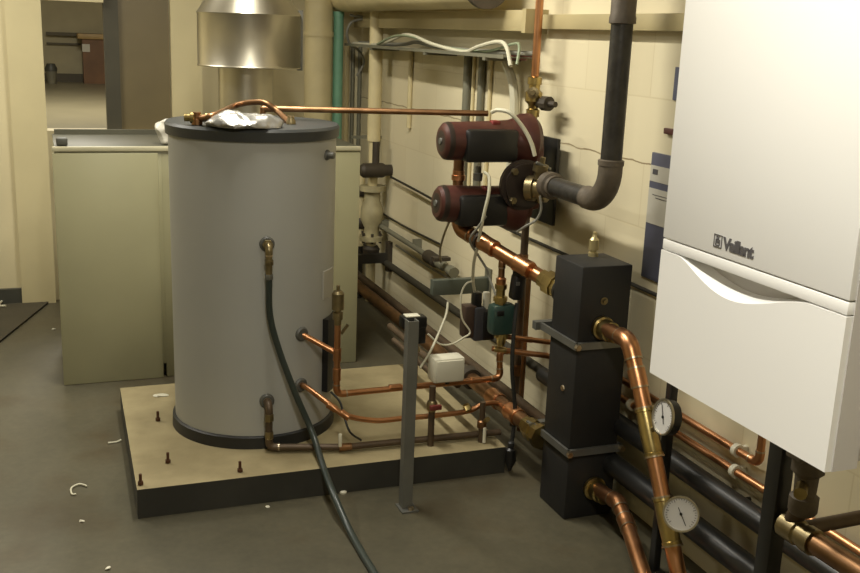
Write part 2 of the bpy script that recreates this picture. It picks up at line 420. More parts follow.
# plastic bag on top
p = P(155, 131, z=CZ)
bg = MB(); bg.sphere((p.x - .01, CY0 + .12, CZ + .055), .062, (.9, .7, 1.1), 4)
for v in bg.bm.verts:
    n = noise.noise_vector(v.co * 9) * .03 + noise.noise_vector(v.co * 24) * .012
    v.co += n
    if v.co.z < CZ + .002: v.co.z = CZ + .002
tag(bg.build('plastic_bag', M['bag'], ang=60), 'crumpled pale plastic bag on the casing beside the tank', 'bag')
# flue with draught hood
FY = (CY0 + CY1) / 2 + .02
fl_c = P(246, 90, y=FY); r1 = (P(272, 90, y=FY).x - P(218, 90, y=FY).x) / 2
s0, s1 = P(197, 66, y=FY), P(300, 66, y=FY); RS = (s1.x - s0.x) / 2 * .98; sx = (s0.x + s1.x) / 2
zt = P(246, 14, y=FY).z
hood = thing('flue_hood', (sx, FY, CZ), 'shiny galvanised draught hood and flue rising behind the tank lid', 'flue')
MB().lathe((fl_c.x + .0, FY, CZ - .004), (0, 0, 1), [(0, r1 * 1.12), (.03, r1 * 1.12), (.03, r1), (s0.z - CZ + .02, r1)], 36).build('lower_flue_pipe', M['galv'], hood)
zs = P(246, 69, y=FY - RS).z
h = zt - zs
sk = MB(); sk.lathe((sx, FY, zs), (0, 0, 1), [(.0, RS * .98), (.0, RS), (.006, RS * 1.012), (.012, RS), (h - .006, RS), (h, RS * 1.015), (h + .006, RS), (h + .17, RS * .56), (h + .19, RS * .55), (ZC - zs, RS * .55)], 48)
sk.build('hood_skirt', M['galv'], hood)
MB().bb((sx + RS - .012, FY - .03, zs - .01), (sx + RS + .012, FY + .0, zs + h + .03)).build('side_bracket', M['steel'], hood)

# ------------------------------------------------------------------ grey tank
TR = .325; TC = V((.778, 3.975, 0)); TZ1 = 1.305
def tankpt(px, py, r=TR):
    d = (P(px, py, y=3) - CAM); a = d.x * d.x + d.y * d.y; o = CAM - TC
    b = 2 * (o.x * d.x + o.y * d.y); c = o.x ** 2 + o.y ** 2 - r * r
    t = (-b - math.sqrt(max(b * b - 4 * a * c, 0))) / (2 * a)
    return CAM + d * t
tk = thing('water_tank', (TC.x, TC.y, ZP), 'tall grey cylindrical hot water tank with dark lid standing on the plinth', 'water tank')
MB().lathe((TC.x, TC.y, ZP + .01), (0, 0, 1), [(0, TR - .005), (TZ1 - ZP - .01, TR)], 96).build('jacket', M['tank'], tk)
MB().lathe((TC.x, TC.y, ZP), (0, 0, 1), [(0, TR * .985), (.0, TR + .008), (.045, TR + .006), (.05, TR - .002)], 96).build('base_ring', M['rubber'], tk)
MB().lathe((TC.x, TC.y, TZ1 - .004), (0, 0, 1), [(0, TR), (0, TR + .01), (.036, TR + .013), (.046, TR + .006), (.048, TR - .02), (.05, 0)], 96).build('lid', M['tank_lid'], tk)
ZL = TZ1 + .046
def tank_port(px, py, r=.022):
    p = tankpt(px, py); n = (p - TC); n.z = 0; n.normalize()
    MB().lathe(p - n * .01, n, [(0, r * 1.3), (.012, r * 1.3), (.018, r * 1.05)]).build('port_collar', mat('grey_grommet', (88, 88, 82), .5), tk)
    return p, n
p, n = tank_port(327, 155, .016)
MB().lathe(p, n, [(0, .013), (.03, .013), (.032, .01)]).build('plug', M['steel'], tk)
# label plate and black channel on the right flank
for (x0, y0, x1, y1, nm, mm) in ((322, 272, 331, 300, 'label_plate', M['recess']), (322, 320, 333, 392, 'cable_channel', M['black_pl'])):
    a = tankpt(x0 + 1, (y0 + y1) / 2); n = (a - TC); n.z = 0; n.normalize(); t = n.cross(V((0, 0, 1)))
    th = math.atan2(n.y, n.x); z0 = tankpt(x0, y1).z; z1 = tankpt(x0, y0).z
    mb = MB(); ra = TR + (.004 if nm == 'label_plate' else .022)
    N = 8; w = .3 if nm == 'label_plate' else .42
    ring = []
    for k in range(N + 1):
        A = th + w * k / N
        for rr in (TR - .01, ra): ring.append((TC.x + math.cos(A) * rr, TC.y + math.sin(A) * rr))
    lo = [mb.bm.verts.new((x, y, z0)) for x, y in ring]; hi = [mb.bm.verts.new((x, y, z1)) for x, y in ring]
    for k in range(N):
        i = 2 * k
        mb.bm.faces.new((lo[i + 1], lo[i + 3], hi[i + 3], hi[i + 1])); mb.bm.faces.new((hi[i], hi[i + 1], hi[i + 3], hi[i + 2])); mb.bm.faces.new((lo[i], lo[i + 2], lo[i + 3], lo[i + 1]))
    mb.bm.faces.new((lo[0], lo[1], hi[1], hi[0])); mb.bm.faces.new((lo[-2], hi[-2], hi[-1], lo[-1]))
    mb.build(nm, mm, tk)
# ports
p, n = tank_port(267, 244)
sn = thing('tank_drain_tap', p, 'dull brass elbow tap on the middle of the grey tank feeding the black hose', 'tap')
e = p + n * .045
dn = P(268, 283, y=e.y)
pipe_parts(sn, [p - n * .005, e, e + V((0, 0, -.13))], .012, M['brass_dull'], R=.02)
nut(sn, p + n * .016, n, .016, .021, M['brass_dull'])
nut(sn, e + V((0, 0, -.06)), (0, 0, 1), .02, .017, M['brass_dull'])
nut(sn, e + V((0, 0, -.115)), (0, 0, 1), .02, .016, M['steel'], 'hose_clip')
h0 = e + V((0, 0, -.125))
hs = spline([h0, P(270, 315, y=e.y + .005), P(279, 350, y=e.y + .0), P(296, 395, y=e.y - .02), P(312, 432, y=e.y - .05), P(323, 466, y=3.40), P(334, 495, z=.085), P(348, 527, z=.028), P(362, 553, z=.013), P(382, 588, z=.012), P(400, 640, z=.012)], 12)
tag(MB().sweep(hs, .0125, 12).build('drain_hose', M['hose']), 'dark rubber hose running down the tank and across the floor', 'hose')

p, n = tank_port(267, 401)
dr_ = thing('drain_pipe', p, 'dull brown copper pipe elbowing from the tank foot along the plinth', 'pipe')
e = p + n * .045; zf = ZP + .022
q = V((e.x, e.y, zf)); q1 = P(345, 447, z=zf); q2 = P(420, 436, z=zf); q3 = P(500, 432, z=zf)
pipe_parts(dr_, [p - n * .005, e, q, V((q1.x, q1.y, zf)), V((q3.x, q3.y, zf))], .0135, M['copper_paint'], R=.022)
nut(dr_, e + V((0, 0, -.05)), (0, 0, 1), .03, .019, M['brass_dull'])
nut(dr_, q + V((.0, 0, .05)), (0, 0, 1), .03, .018, M['brass_dull'])
coupling(dr_, q1, (q3 - q1), .05, .0135, M['copper_dull'])
# small white saddle clips
clipc = None
for (px, py, z, lb) in ((340, 441, .165, 'white plastic clip on the plinth pipe right of the tank'), ):
    c = P(px, py, z=z)
    tag(MB().bb((c.x - .006, c.y - .005, ZP + .03), (c.x + .007, c.y + .006, c.z + .03), bev=.003).build('pipe_clip', M['white_pl']), lb, 'clip')

# middle/lower tank connections
PYV = 3.86
p, n = tank_port(302, 334)
uc = thing('tank_flow_pipe', p, 'copper riser with brass air vent beside the tank, joining a level copper pipe', 'pipe')
v0 = P(337, 362, y=PYV - .25)
e0 = p + n * .06
top = P(341, 330, y=v0.y); bot = P(337, 392, y=v0.y)
X0 = v0.x
pipe_parts(uc, [p - n * .005, V((X0, v0.y, v0.z + .035))], .0115, M['copper'], name='branch_pipe', elbows=False)
zr = P(345, 393.5, y=v0.y).z
e2 = P(500, 378, y=v0.y)
pipe_parts(uc, [V((X0, v0.y, P(341, 322, y=v0.y).z)), V((X0, v0.y, zr)), V((e2.x, e2.y, e2.z)), V((e2.x, e2.y + .02, P(498, 352, y=v0.y).z)), P(552, 356, y=v0.y + .1)], .0125, M['copper'], R=.025)
for zz, rr in ((v0.z + .03, .018), (v0.z - .05, .016)): coupling(uc, (X0, v0.y, zz), (0, 0, 1), .05, .0125 * 1.1, M['copper'], 'tee_fitting')
zt_ = P(341, 322, y=v0.y).z
MB().lathe((X0, v0.y, zt_ - .01), (0, 0, 1), [(0, .014), (.02, .014), (.022, .02), (.05, .02), (.052, .012), (.06, .012), (.062, .024), (.125, .024), (.135, .016), (.137, .007), (.155, .007), (.157, .004)]).build('air_vent', M['brass_dull'], uc)
MB().box((X0 + .028, v0.y, zt_ - .03), (.045, .008, .01), Matrix.Rotation(-.9, 3, 'Y')).build('vent_lever', M['brass_dull'], uc)
coupling(uc, P(395, 387.5, y=v0.y), e2 - bot, .05, .0125, M['copper'])
coupling(uc, P(475, 380.3, y=v0.y), e2 - bot, .04, .0125, M['copper'])

p, n = tank_port(301, 385)
lc = thing('tank_return_pipe', p, 'thin curved copper pipe looping from the lower tank port, lowest of the copper runs', 'pipe')
Yl = 3.52
cc = spline([p - n * .005, p + n * .04, P(329, 404, y=Yl + .03), P(345, 415, y=Yl), P(375, 420.5, y=Yl), P(405, 418, y=Yl), P(440, 415, y=Yl), P(468, 411, y=Yl), P(484, 404, y=Yl), P(499, 404, y=Yl), P(512, 415, y=Yl - .02), P(524, 424, y=Yl - .05)], 8)
MB().sweep(cc, .011, 14).build('pipe', M['copper'], lc)
for px, py in ((332, 407), (345, 415)): coupling(lc, P(px, py, y=Yl + (.025 if px < 340 else 0)), P(345, 415, y=Yl) - P(329, 404, y=Yl + .03), .04, .0125, M['copper'])
nut(lc, P(467, 408, y=Yl), P(484, 404, y=Yl) - P(468, 411, y=Yl), .025, .018, M['brass'])
# thin black probe lead by tank
tag(MB().sweep(spline([P(331, 392, y=3.72), P(340, 402, y=3.66), P(344, 416, y=3.6), P(350, 432, y=3.56), P(361, 440, z=ZP + .006)]), .0045, 8).build('probe_cable', M['rubber']), 'thin black probe cable curling beside the tank foot', 'cable')

# ------------------------------------------------------------------ things on the lid
A = P(197, 119, z=ZL + .02); B = P(246, 103, y=4.08); Cc = P(265, 103, y=4.03); D = P(291, 124, z=ZL); 
tee = thing('lid_copper_loop', A, 'bent copper pipe arching over the foil on the tank lid', 'pipe')
MB().sweep(spline([V((A.x, A.y, ZL + .02)), P(215, 115, y=A.y - .04), P(232, 107, y=4.1), B, Cc, P(278, 112, y=4.0), V((D.x, D.y, ZL))], 8), .0115, 14).build('pipe', M['copper_dull'], tee)
MB().lathe((D.x, D.y, ZL), (0, 0, 1), [(0, .018), (.012, .018), (.02, .013), (.03, .013)]).build('end_fitting', M['brass_dull'], tee)
MB().lathe((A.x, A.y, ZL), (0, 0, 1), [(0, .02), (.02, .02), (.022, .015), (.045, .015)]).build('tee_fitting', M['copper_dull'], tee)
d_ = V((1, -.3, .0)).normalized()
MB().lathe(V((A.x, A.y, ZL + .024)) - d_ * .045, d_, [(0, .014), (.02, .014), (.022, .021), (.035, .021), (.037, .014), (.075, .014), (.077, .019), (.09, .019)], 12).build('cross_fitting', M['brass'], tee)
# foil wrapped bundle
fb = MB(); cf = P(245, 121, z=ZL + .02); fb.sphere((cf.x, cf.y, ZL + .008), .1, (1.4, 1.0, .4), 5)
for v in fb.bm.verts:
    v.co += noise.noise_vector(v.co * 14) * .016 + noise.noise_vector(v.co * 40) * .006
    if v.co.z < ZL + .001: v.co.z = ZL + .001
tag(fb.build('foil_wrap', M['foil'], ang=25), 'crumpled silver foil wrap lying on the dark tank lid', 'foil')
# long level copper line to the pumps
l0 = P(263, 108.5, y=4.07); l1 = P(488, 113.5, y=3.84)
ll = thing('level_copper_pipe', l0, 'long level copper pipe from tank lid to upper pump', 'pipe')
MB().cyl(l0, l1, .012).build('pipe', M['copper_dull'], ll)
pipe_parts(ll, [l0 + (l1 - l0) * .001, l0, V((l0.x, l0.y, ZL + .005))], .012, M['copper_dull'], name='drop_pipe', elbows=False)
dirl = (l1 - l0).normalized()
coupling(ll, l0 + dirl * .03, dirl, .05, .012, M['copper_dull'])

# ------------------------------------------------------------------ vertical pipes on the back wall
def vpipe(name, px, py, Y, r, z0, z1, m, lab, cat='pipe', collars=()):
    c = P(px, py, y=Y); t = thing(name, (c.x, Y, z0), lab, cat)
    MB().cyl((c.x, Y, z0), (c.x, Y, z1), r, seg=28).build('pipe', m, t)
    for cy in collars:
        zz = P(px, cy, y=Y).z
        MB().lathe((c.x, Y, zz - .015), (0, 0, 1), [(0, r), (0, r * 1.08), (.03, r * 1.08), (.03, r)]).build('collar', m, t)
    return c.x
vx = vpipe('lagged_pipe', 318.5, 60, 6.33, .088, 0, ZC, M['creampipe'], 'thickest cream lagged vertical pipe right of the flue', collars=(34,))
vpipe('green_pipe', 338, 60, 6.3, .032, 0, P(338, 12, y=6.3).z, M['greenpipe'], 'slim green painted vertical pipe beside the thick cream pipe', collars=(14,))
# dark connector above the green pipe running to wall
cgx = P(338, 8, y=6.3)
for (px, r, mm, lb) in ((348, .016, M['creampipe'], 'thin cream vertical conduit just right of the green pipe'), (354, .013, M['greypipe'], 'thin grey vertical conduit second from the green pipe'), (361, .014, M['greypipe'], 'thin grey vertical conduit beside the corner lagged pipe')):
    c = P(px, 90, y=6.5); z1 = P(px, 44, y=6.5).z
    tag(MB().cyl((c.x, YB - r, 0), (c.x, YB - r, z1), r, seg=12).build('conduit', mm), lb, 'conduit', 'thin conduits on the back wall')
# loop of grey cable over there
tag(MB().sweep(spline([P(350, 15, y=6.25), P(366, 18, y=6.2), P(352, 22, y=6.25), P(347, 33, y=6.28), P(350, 44, y=6.3), P(358, 50, y=6.32), P(364, 62, y=6.34), P(357, 76, y=6.36)]), .008, 8).build('cable_loop', M['grey_cable']), 'grey cable loop hanging between green pipe and corner pipe', 'cable')

# corner lagged pipe, overhead lagged pipe, joined
Yc = 5.93; cc_ = P(375, 90, y=Yc); OXC = cc_.x - .1
ov = thing('overhead_lagged_pipe', (cc_.x, Yc, .9), 'cream lagged pipe running overhead and dropping down in the corner', 'pipe')
zo = P(422, 10, x=OXC).z + .1
pv = [V((cc_.x, Yc, P(375, 141, y=Yc).z)), V((cc_.x, Yc, zo)), V((cc_.x, 3.55, zo))]
MB().cyl(pv[0], (cc_.x, Yc, zo), .041, seg=24).build('drop_pipe', M['creampipe'], ov)
MB().cyl((OXC, 6.5, zo), (OXC, 4.1, zo), .1, seg=32).build('overhead_pipe', M['creampipe'], ov)
MB().lathe((OXC, 4.1, zo), (0, 1, 0), [(-.012, .09), (-.01, .104), (.02, .104), (.02, .1)]).build('end_band', M['irondull'], ov)
# beige duct under it
dz0 = P(420, 31, x=XW - .09).z; dz1 = P(420, 12, x=XW - .09).z
dct = thing('wall_duct', (XW - .07, 5.2, dz0), 'beige rectangular duct fixed high along the block wall', 'duct')
MB().bb((XW - .1, 3.93, dz0 + .01), (XW, 6.4, dz1), bev=.004).build('duct_body', M['beige'], dct)
MB().bb((XW - .104, 3.9, dz0 + .004), (XW, 3.935, dz1 + .004)).build('end_flange', M['beige'], dct)
# trunking/ledge continuing toward the camera
tz0, tz1 = 1.745, 1.802
tag(MB().bb((XW - .05, .2, tz0), (XW, 3.89, tz1), bev=.002).build('cable_trunking', M['beige']), 'slim beige trunking along the wall behind the black elbow pipe', 'trunking')

# cable tray under the duct with cables
tray = thing('cable_tray', (XW - .1, 4.9, 1.63), 'grey wall cable tray under the beige duct', 'cable tray')
tb = MB(); tb.bb((XW - .17, 3.95, 1.622), (XW - .0, 6.35, 1.627)); tb.bb((XW - .174, 3.95, 1.618), (XW - .17, 6.35, 1.634)); tb.build('tray', M['greypipe'], tray)
for yy in (4.15, 4.9, 5.8): MB().bb((XW - .175, yy - .015, 1.605), (XW, yy + .015, 1.622)).build('support_arm', M['greypipe'], tray)
def cable(pts, r, m, name, lab, n=10, seg=8):
    return tag(MB().sweep(spline(pts, n), r, seg).build(name, m), lab, 'cable')
tx = XW - .13
cable([V((tx, 6.3, 1.635)), V((tx, 5.8, 1.637)), V((tx - .02, 5.55, 1.66)), V((tx - .03, 5.2, 1.70)), V((tx - .02, 4.85, 1.66)), V((tx, 4.6, 1.637)), V((tx, 4.45, 1.635)), V((tx - .01, 4.3, 1.66)), V((tx - .01, 4.1, 1.685)), V((tx - .02, 3.98, 1.67)), V((tx - .03, 3.9, 1.59))], .009, M['white_cable'], 'white_cable', 'white cable arching above the wall tray near the copper riser')
cable([V((tx + .04, 6.3, 1.64)), V((tx + .03, 5.5, 1.645)), V((tx + .02, 5.2, 1.665)), V((tx, 4.9, 1.65)), V((tx + .03, 4.5, 1.64)), V((tx + .03, 3.8, 1.645))], .01, M['grey_cable'], 'grey_cable', 'grey cable lying along the wall tray')
cable([V((tx - .02, 5.75, 1.64)), V((tx - .035, 5.4, 1.69)), V((tx - .035, 5.1, 1.69)), V((tx, 4.75, 1.65)), V((tx + .02, 4.3, 1.64)), V((tx + .0, 3.95, 1.68)), V((tx - .03, 3.83, 1.67)), V((tx - .05, 3.8, 1.6))], .006, mat('pale_green_sheath', (140, 152, 122), .5), 'green_cable', 'pale green cable looping along the wall tray')
# red tag / clamp at tray end
c = P(518, 56, x=XW - .08)
tag(MB().bb((c.x - .02, c.y - .03, c.z - .018), (c.x + .03, c.y + .03, c.z + .018), bev=.003).bb((c.x + .02, c.y - .01, c.z - .01), (XW, c.y + .01, c.z + .01)).build('cable_clamp', mat('dark_red_clamp', (110, 52, 44), .5)), 'small dark red cable clamp at the end of the tray', 'clamp')
# vertical conduits on the right wall
for (px, r, zlow, mm, lb) in ((410, .014, P(408, 127, x=XW).z, M['creampipe'], 'thin pale conduit on the block wall farthest from the riser'), (467, .022, .9, M['greypipe'], 'wider grey conduit on the block wall behind the upper pump'), (473, .009, .9, M['creampipe'], 'thinnest cream conduit between two grey wall conduits'), (481, .018, .9, M['greypipe'], 'grey conduit on the block wall nearest the copper riser'), (490, .01, .9, M['creampipe'], 'slim cream conduit just right of the grey conduits')):
    c = P(px, 90, x=XW - r)
    tag(MB().cyl((XW - r, c.y, zlow), (XW - r, c.y, 1.62), r, seg=12).build('wall_conduit', mm), lb, 'conduit', 'conduits down the block wall')
# white cable bundle hanging right of tray
c = P(515, 90, x=XW - .03)
cable([V((XW - .06, c.y + .05, 1.6)), V((XW - .04, c.y, 1.5)), V((XW - .03, c.y - .01, 1.35)), V((XW - .03, c.y, 1.2)), V((XW - .02, c.y + .02, 1.0))], .02, M['white_cable'], 'cable_bundle', 'bundle of pale cables hanging down the wall left of the riser')

# ------------------------------------------------------------------ valve set in the far corner
vg = thing('flanged_valve', (cc_.x, Yc, 0), 'cream flanged valve with dark handwheel in the far corner', 'valve')
zz = lambda py: P(375, py, y=Yc).z
MB().cyl((cc_.x, Yc, zz(300)), (cc_.x, Yc, zz(140)), .03, seg=16).build('stem_pipe', M['creampipe'], vg)
MB().lathe((cc_.x - .1, Yc - .06, zz(169)), (1, 0, 0), [(0, .03), (.02, .045), (.14, .045), (.16, .035), (.2, .035), (.21, .045), (.24, .045), (.245, .02)], 16).build('handwheel', M['valvedark'], vg)
MB().cyl((cc_.x, Yc - .05, zz(141)), (cc_.x, Yc - .05, zz(172)), .022).build('spindle', M['valvedark'], vg)
bd = MB(); bd.lathe((cc_.x, Yc, zz(240)), (0, 0, 1), [(0, .075), (.03, .075), (.031, .05), (.08, .045), (.13, .07), (.2, .07), (.25, .05), (.31, .05), (.312, .078), (.345, .078)], 24); bd.build('body', M['valvegrey'], vg)
for k in range(6):
    A_ = k * PI / 3 + .3; c = V((cc_.x + math.cos(A_) * .06, Yc + math.sin(A_) * .06, zz(240)))
    MB().cyl(c + V((0, 0, -.012)), c + V((0, 0, .05)), .009, seg=6).build('flange_bolt', M['valvedark'], vg)
MB().lathe((cc_.x, Yc, zz(256)), (0, 0, 1), [(0, .03), (.01, .05), (.05, .055), (.07, .04)], 12).build('lower_union', M['valvedark'], vg)
Yc2 = 6.2; c2 = P(361, 200, y=Yc2)
v2 = thing('small_valve_pipe', (c2.x, Yc2, 0), 'thin white pipe with dark fittings left of the flanged valve', 'pipe')
MB().cyl((c2.x, Yc2, .35), (c2.x, Yc2, P(361, 172, y=Yc2).z), .022, seg=14).build('pipe', M['creampipe'], v2)
for py in (190, 222): MB().lathe((c2.x, Yc2, P(361, py, y=Yc2).z - .04), (0, 0, 1), [(0, .03), (.02, .042), (.05, .042), (.07, .03)], 10).build('union', M['valvedark'], v2)
MB().cyl((c2.x, Yc2, 0), (c2.x, Yc2, .36), .02).build('lower_pipe', M['darksteel'], v2)
# wall bracket
zb = P(375, 258, y=5.82).z; xa = P(352, 258, y=5.82).x
wbk = thing('strut_bracket', (XW - .1, 5.82, zb - .12), 'dark horizontal strut bracket under the far corner valve', 'bracket')
MB().bb((xa, 5.80, zb - .03), (XW - .03, 5.84, zb + .028)).build('arm', M['darksteel'], wbk)
MB().bb((XW - .03, 5.80, P(389, 272, x=XW - .02).z), (XW, 5.85, P(389, 242, x=XW - .02).z)).build('wall_plate', M['valvedark'], wbk)
zb = P(370, 137, y=6.1).z; xa = P(352, 137, y=6.1).x
tag(MB().bb((xa, 6.08, zb - .008), (XW, 6.12, zb + .008)).build('wall_bar', M['greypipe']), 'thin grey bar fixed across the corner above the valve handwheel', 'bracket')

# rail pipe along wall with fittings
ra = P(384, 227, x=XW - .05); rb = P(436, 261, x=XW - .05)
rl = thing('wall_conduit_run', (XW - .04, (ra.y + rb.y) / 2, .5), 'grey conduit sloping away along the wall with dark coupler and valve', 'conduit')
MB().cyl((XW - .05, 6.3, ra.z), rb, .015, seg=14).build('conduit_pipe', M['greypipe'], rl)
dv = (rb - ra).normalized()
MB().lathe(P(428, 256, x=XW - .05), dv, [(0, .02), (.0, .036), (.12, .036), (.13, .02)]).build('coupler', M['valvedark'], rl)
q = P(446, 266, x=XW - .06)
MB().lathe(P(436, 261, x=XW - .05), dv, [(0, .018), (.04, .018), (.042, .028), (.11, .028), (.115, .02), (.2, .02), (.202, .028), (.26, .028)]).build('valve_body', M['greypipe'], rl)
MB().box(q + V((-.03, 0, .04)), (.09, .05, .018)).build('valve_lever', M['valvedark'], rl)
for yy in (5.9, 5.3): MB().bb((XW - .05, yy - .012, ra.z - .028), (XW, yy + .012, ra.z + .028)).build('pipe_clip', M['greypipe'], rl)
for (za, r, lb, mm, y0, y1) in ((.06, .006, 'thin dark cable on the wall just above the grey conduit run', M['darksteel'], 5.0, 6.2), (-.09, .006, 'thin cream cable on the wall just under the grey conduit run', M['grey_cable'], 4.6, 5.7)):
    tag(MB().sweep(spline([V((XW - .012, y1, ra.z + za)), V((XW - .01, (y0 + y1) / 2, ra.z + za - .008)), V((XW - .01, y0, ra.z + za + .003))]), r, 8).build('wall_cable', mm), lb, 'cable')
# drooping cable from the corner to lower pump
cable([P(391, 177, x=XW - .03), P(410, 187, x=XW - .03), P(432, 199, x=XW - .03), P(450, 210, x=XW - .02)], .007, M['darksteel'], 'sagging_cable', 'dark sagging cable from corner valve toward the lower pump')
# grey cantilever box below
yb_ = 4.35; a = P(432, 279, y=yb_); b = P(478, 293, y=yb_)
cb_ = thing('cantilever_strut', (XW - .1, yb_, b.z), 'short grey strut arm projecting from the wall beneath the pumps', 'bracket')
MB().bb((a.x, yb_ - .02, b.z + .004), (XW, yb_ + .02, a.z - .004), bev=.002).build('arm', mat('green_grey_strut', (86, 92, 82), .5, .2), cb_)
MB().bb((XW - .008, yb_ - .035, b.z - .04), (XW, yb_ + .035, a.z + .04)).build('wall_plate', M['greypipe'], cb_)

# ------------------------------------------------------------------ low pipes along the wall
def run_y(name, px, py, X, r, y0, y1, m, lab, ref=None, couplings=(), cm=None, zfix=None):
    p = P(px, py, x=X); z = zfix if zfix is not None else p.z
    t = thing(name, (X, y0, z - r), lab, 'pipe')
    MB().cyl((X, y0, z), (X, y1, z), r, seg=22).build('pipe', m, t)
    for c in couplings: coupling(t, (X, c, z), (0, 1, 0), .09, r, cm or m)
    return t, z
# main lower copper pipe into the back of the header
HX, HY0, HY1, HZT, HW = 1.815, 2.965, 3.165, .95, .2
tt, zl = run_y('lower_header_pipe', 520, 419, 1.715, .031, 3.28, YB, M['copper_dull'], 'thick dull copper pipe running low from the header to the far corner', couplings=(3.6, 3.42), cm=M['copper'])
MB().lathe((1.715, HY1 + .0, zl), (0, 1, 0), [(0, .05), (.03, .05), (.032, .04), (.06, .04), (.062, .046), (.1, .046), (.105, .036), (.14, .036)], 8).build('brass_union', M['brass'], tt)
MB().lathe((1.715, 3.85, zl), (0, 1, 0), [(0, .04), (.0, .046), (.05, .05), (.055, .04), (.1, .04)], 20).build('end_collar', M['valvedark'], tt)
run_y('far_brown_pipe', 380, 292, 1.80, .022, 3.3, YB, M['copper_paint'], 'slimmer brown pipe just right of the thick low copper pipe')
run_y('black_pipe_upper', 700, 480, 1.93, .036, .3, 3.1, M['blackpipe'], 'upper black insulated pipe low along the block wall')[0].name = 'black_insulated_pipe'
run_y('dark_olive_run', 700, 480, 1.965, .02, 3.1, YB, mat('dark_olive', (52, 48, 36), .6), 'dark olive round strip at the foot of the block wall behind the manifold')  # dark olive cylinder low along the wall
run_y('black_insulated_pipe', 720, 545, 1.90, .04, .3, 3.1, M['blackpipe'], 'lower thicker black insulated pipe along the block wall', zfix=.2)

# ------------------------------------------------------------------ header
hd = thing('header_box', (HX, (HY0 + HY1) / 2, 0), 'tall black insulated manifold box standing before the block wall', 'manifold')
z_s1 = P(590, 345, y=HY0).z; z_s2 = P(590, 450, y=HY0).z
hl = HX - HW / 2; hr = HX + HW / 2
MB().bb((hl, HY0, z_s1 + .006), (hr, HY1, HZT), bev=.006).build('upper_shell', M['header'], hd)
MB().bb((hl, HY0, z_s2 + .006), (hr, HY1, z_s1 - .006), bev=.006).build('middle_shell', M['header'], hd)
MB().bb((hl, HY0, 0.0), (hr, HY1, z_s2 - .006), bev=.006).build('lower_shell', M['header'], hd)
MB().bb((hl + .01, HY0 + .01, .02), (hr - .01, HY1 - .01, HZT - .02)).build('core', M['black_pl'], hd)
c = P(604, 301, y=HY0)
MB().lathe((c.x, HY0 + .001, c.z), (0, -1, 0), [(0, .014), (.004, .014), (.005, .008), (.012, .007)], 16).build('sensor_plug', M['brass_dull'], hd)
c = P(563, 388, x=hl)
MB().lathe((hl + .001, c.y, c.z), (-1, 0, 0), [(0, .012), (.006, .01)], 8).build('side_screw', M['solder'], hd)
# air vent on top
c = P(593, 256, z=HZT)
MB().lathe((c.x, c.y, HZT - .002), (0, 0, 1), [(0, .018), (.015, .018), (.017, .011), (.025, .011), (.026, .018), (.062, .018), (.07, .011), (.075, .008), (.09, .008), (.092, .004)], 18).build('air_vent', mat('pale_brass', (200, 186, 140), .4, .8), hd)
# stub on the back left
c = P(552, 381, x=hl + .05)
MB().cyl((c.x, HY1 - .01, c.z), (c.x, HY1 + .13, c.z), .03).build('blank_stub', M['black_pl'], hd)
# straps: U-shaped strut around the box fixed to wall
for zs_, lb in ((z_s1, 'upper grey steel strap clamped round the black manifold box'), (z_s2, 'lower grey steel strap clamped round the black manifold box')):
    st = thing('strap_bracket', (HX, HY0, zs_), lb, 'bracket', 'steel straps round the manifold')
    MB().bb((hl - .012, HY0 - .014, zs_ - .013), (hr + .012, HY0 - .002, zs_ + .013)).build('front_strap', M['steel'], st)
    MB().bb((hl - .012, HY0 - .014, zs_ - .013), (hl - .002, HY1 + .08, zs_ + .013)).build('side_rod', M['steel'], st)
    MB().bb((hr + .002, HY0 - .014, zs_ - .013), (hr + .012, HY1 + .08, zs_ + .013)).build('side_rod', M['steel'], st)
    MB().bb((hl - .03, HY1 + .06, zs_ - .015), (XW, HY1 + .09, zs_ + .015)).build('wall_rail', M['steel'], st)
    for sx_ in (hl - .007, hr + .007):
        nut(st, (sx_, HY0 - .02, zs_), (0, 1, 0), .014, .012, M['solder'])

# copper port pipes toward the boilers
A0 = P(601, 327, y=HY0); 
pa1 = [A0 + V((0, .01, 0)), P(629, 340, x=A0.x - .03), P(638, 378, x=A0.x - .03), P(678, 573, x=A0.x - .03)]
dd = (pa1[3] - pa1[2]).normalized(); pa1[3] = pa1[2] + dd * ((pa1[2].z - .045) / -dd.z)
pa1.append(pa1[3] + V((0, -.8, 0)))
fa = thing('flow_pipe', A0, 'bright copper pipe with two gauges dropping from the upper manifold port', 'pipe')
pipe_parts(fa, pa1, .026, M['copper'], R=.06)
dA = V((0, -1, 0))
MB().lathe(A0 + V((0, .002, 0)), (0, -1, 0), [(0, .034), (.006, .042), (.022, .042), (.026, .036), (.07, .036), (.074, .031), (.1, .031), (.102, .026)], 24).build('brass_union', M['brass'], fa)
def onA(py):  # point on the sloping leg
    lo, hi = pa1[2], pa1[3]
    bx = None
    for k in range(401):
        t = k / 400; q = lo.lerp(hi, t)
        dq = q - CAM; cz = -(dq.x * RX.z + dq.y * RY.z + dq.z * RZ.z); cy = dq.x * RX.y + dq.y * RY.y + dq.z * RZ.y
        yy = 286.5 - F * cy / cz
        if bx is None or abs(yy - py) < bx[0]: bx = (abs(yy - py), q)
    return bx[1]
for (t0, t1) in ((408, 457), (497, 546)):
    a = onA(t0); b = onA(t1); L = (b - a).length
    MB().lathe(a, dd, [(0, .028), (.0, .031), (.012, .032), (.014, .029), (L * .5, .031), (L - .014, .029), (L - .012, .032), (L, .031), (L, .028)], 24).build('brass_tee', M['brass'], fa)
    for q in (a, b): MB().lathe(q - dd * .003, dd, [(0, .027), (0, .0335), (.006, .0335), (.006, .027)], 24).build('solder_ring', M['solder'], fa)
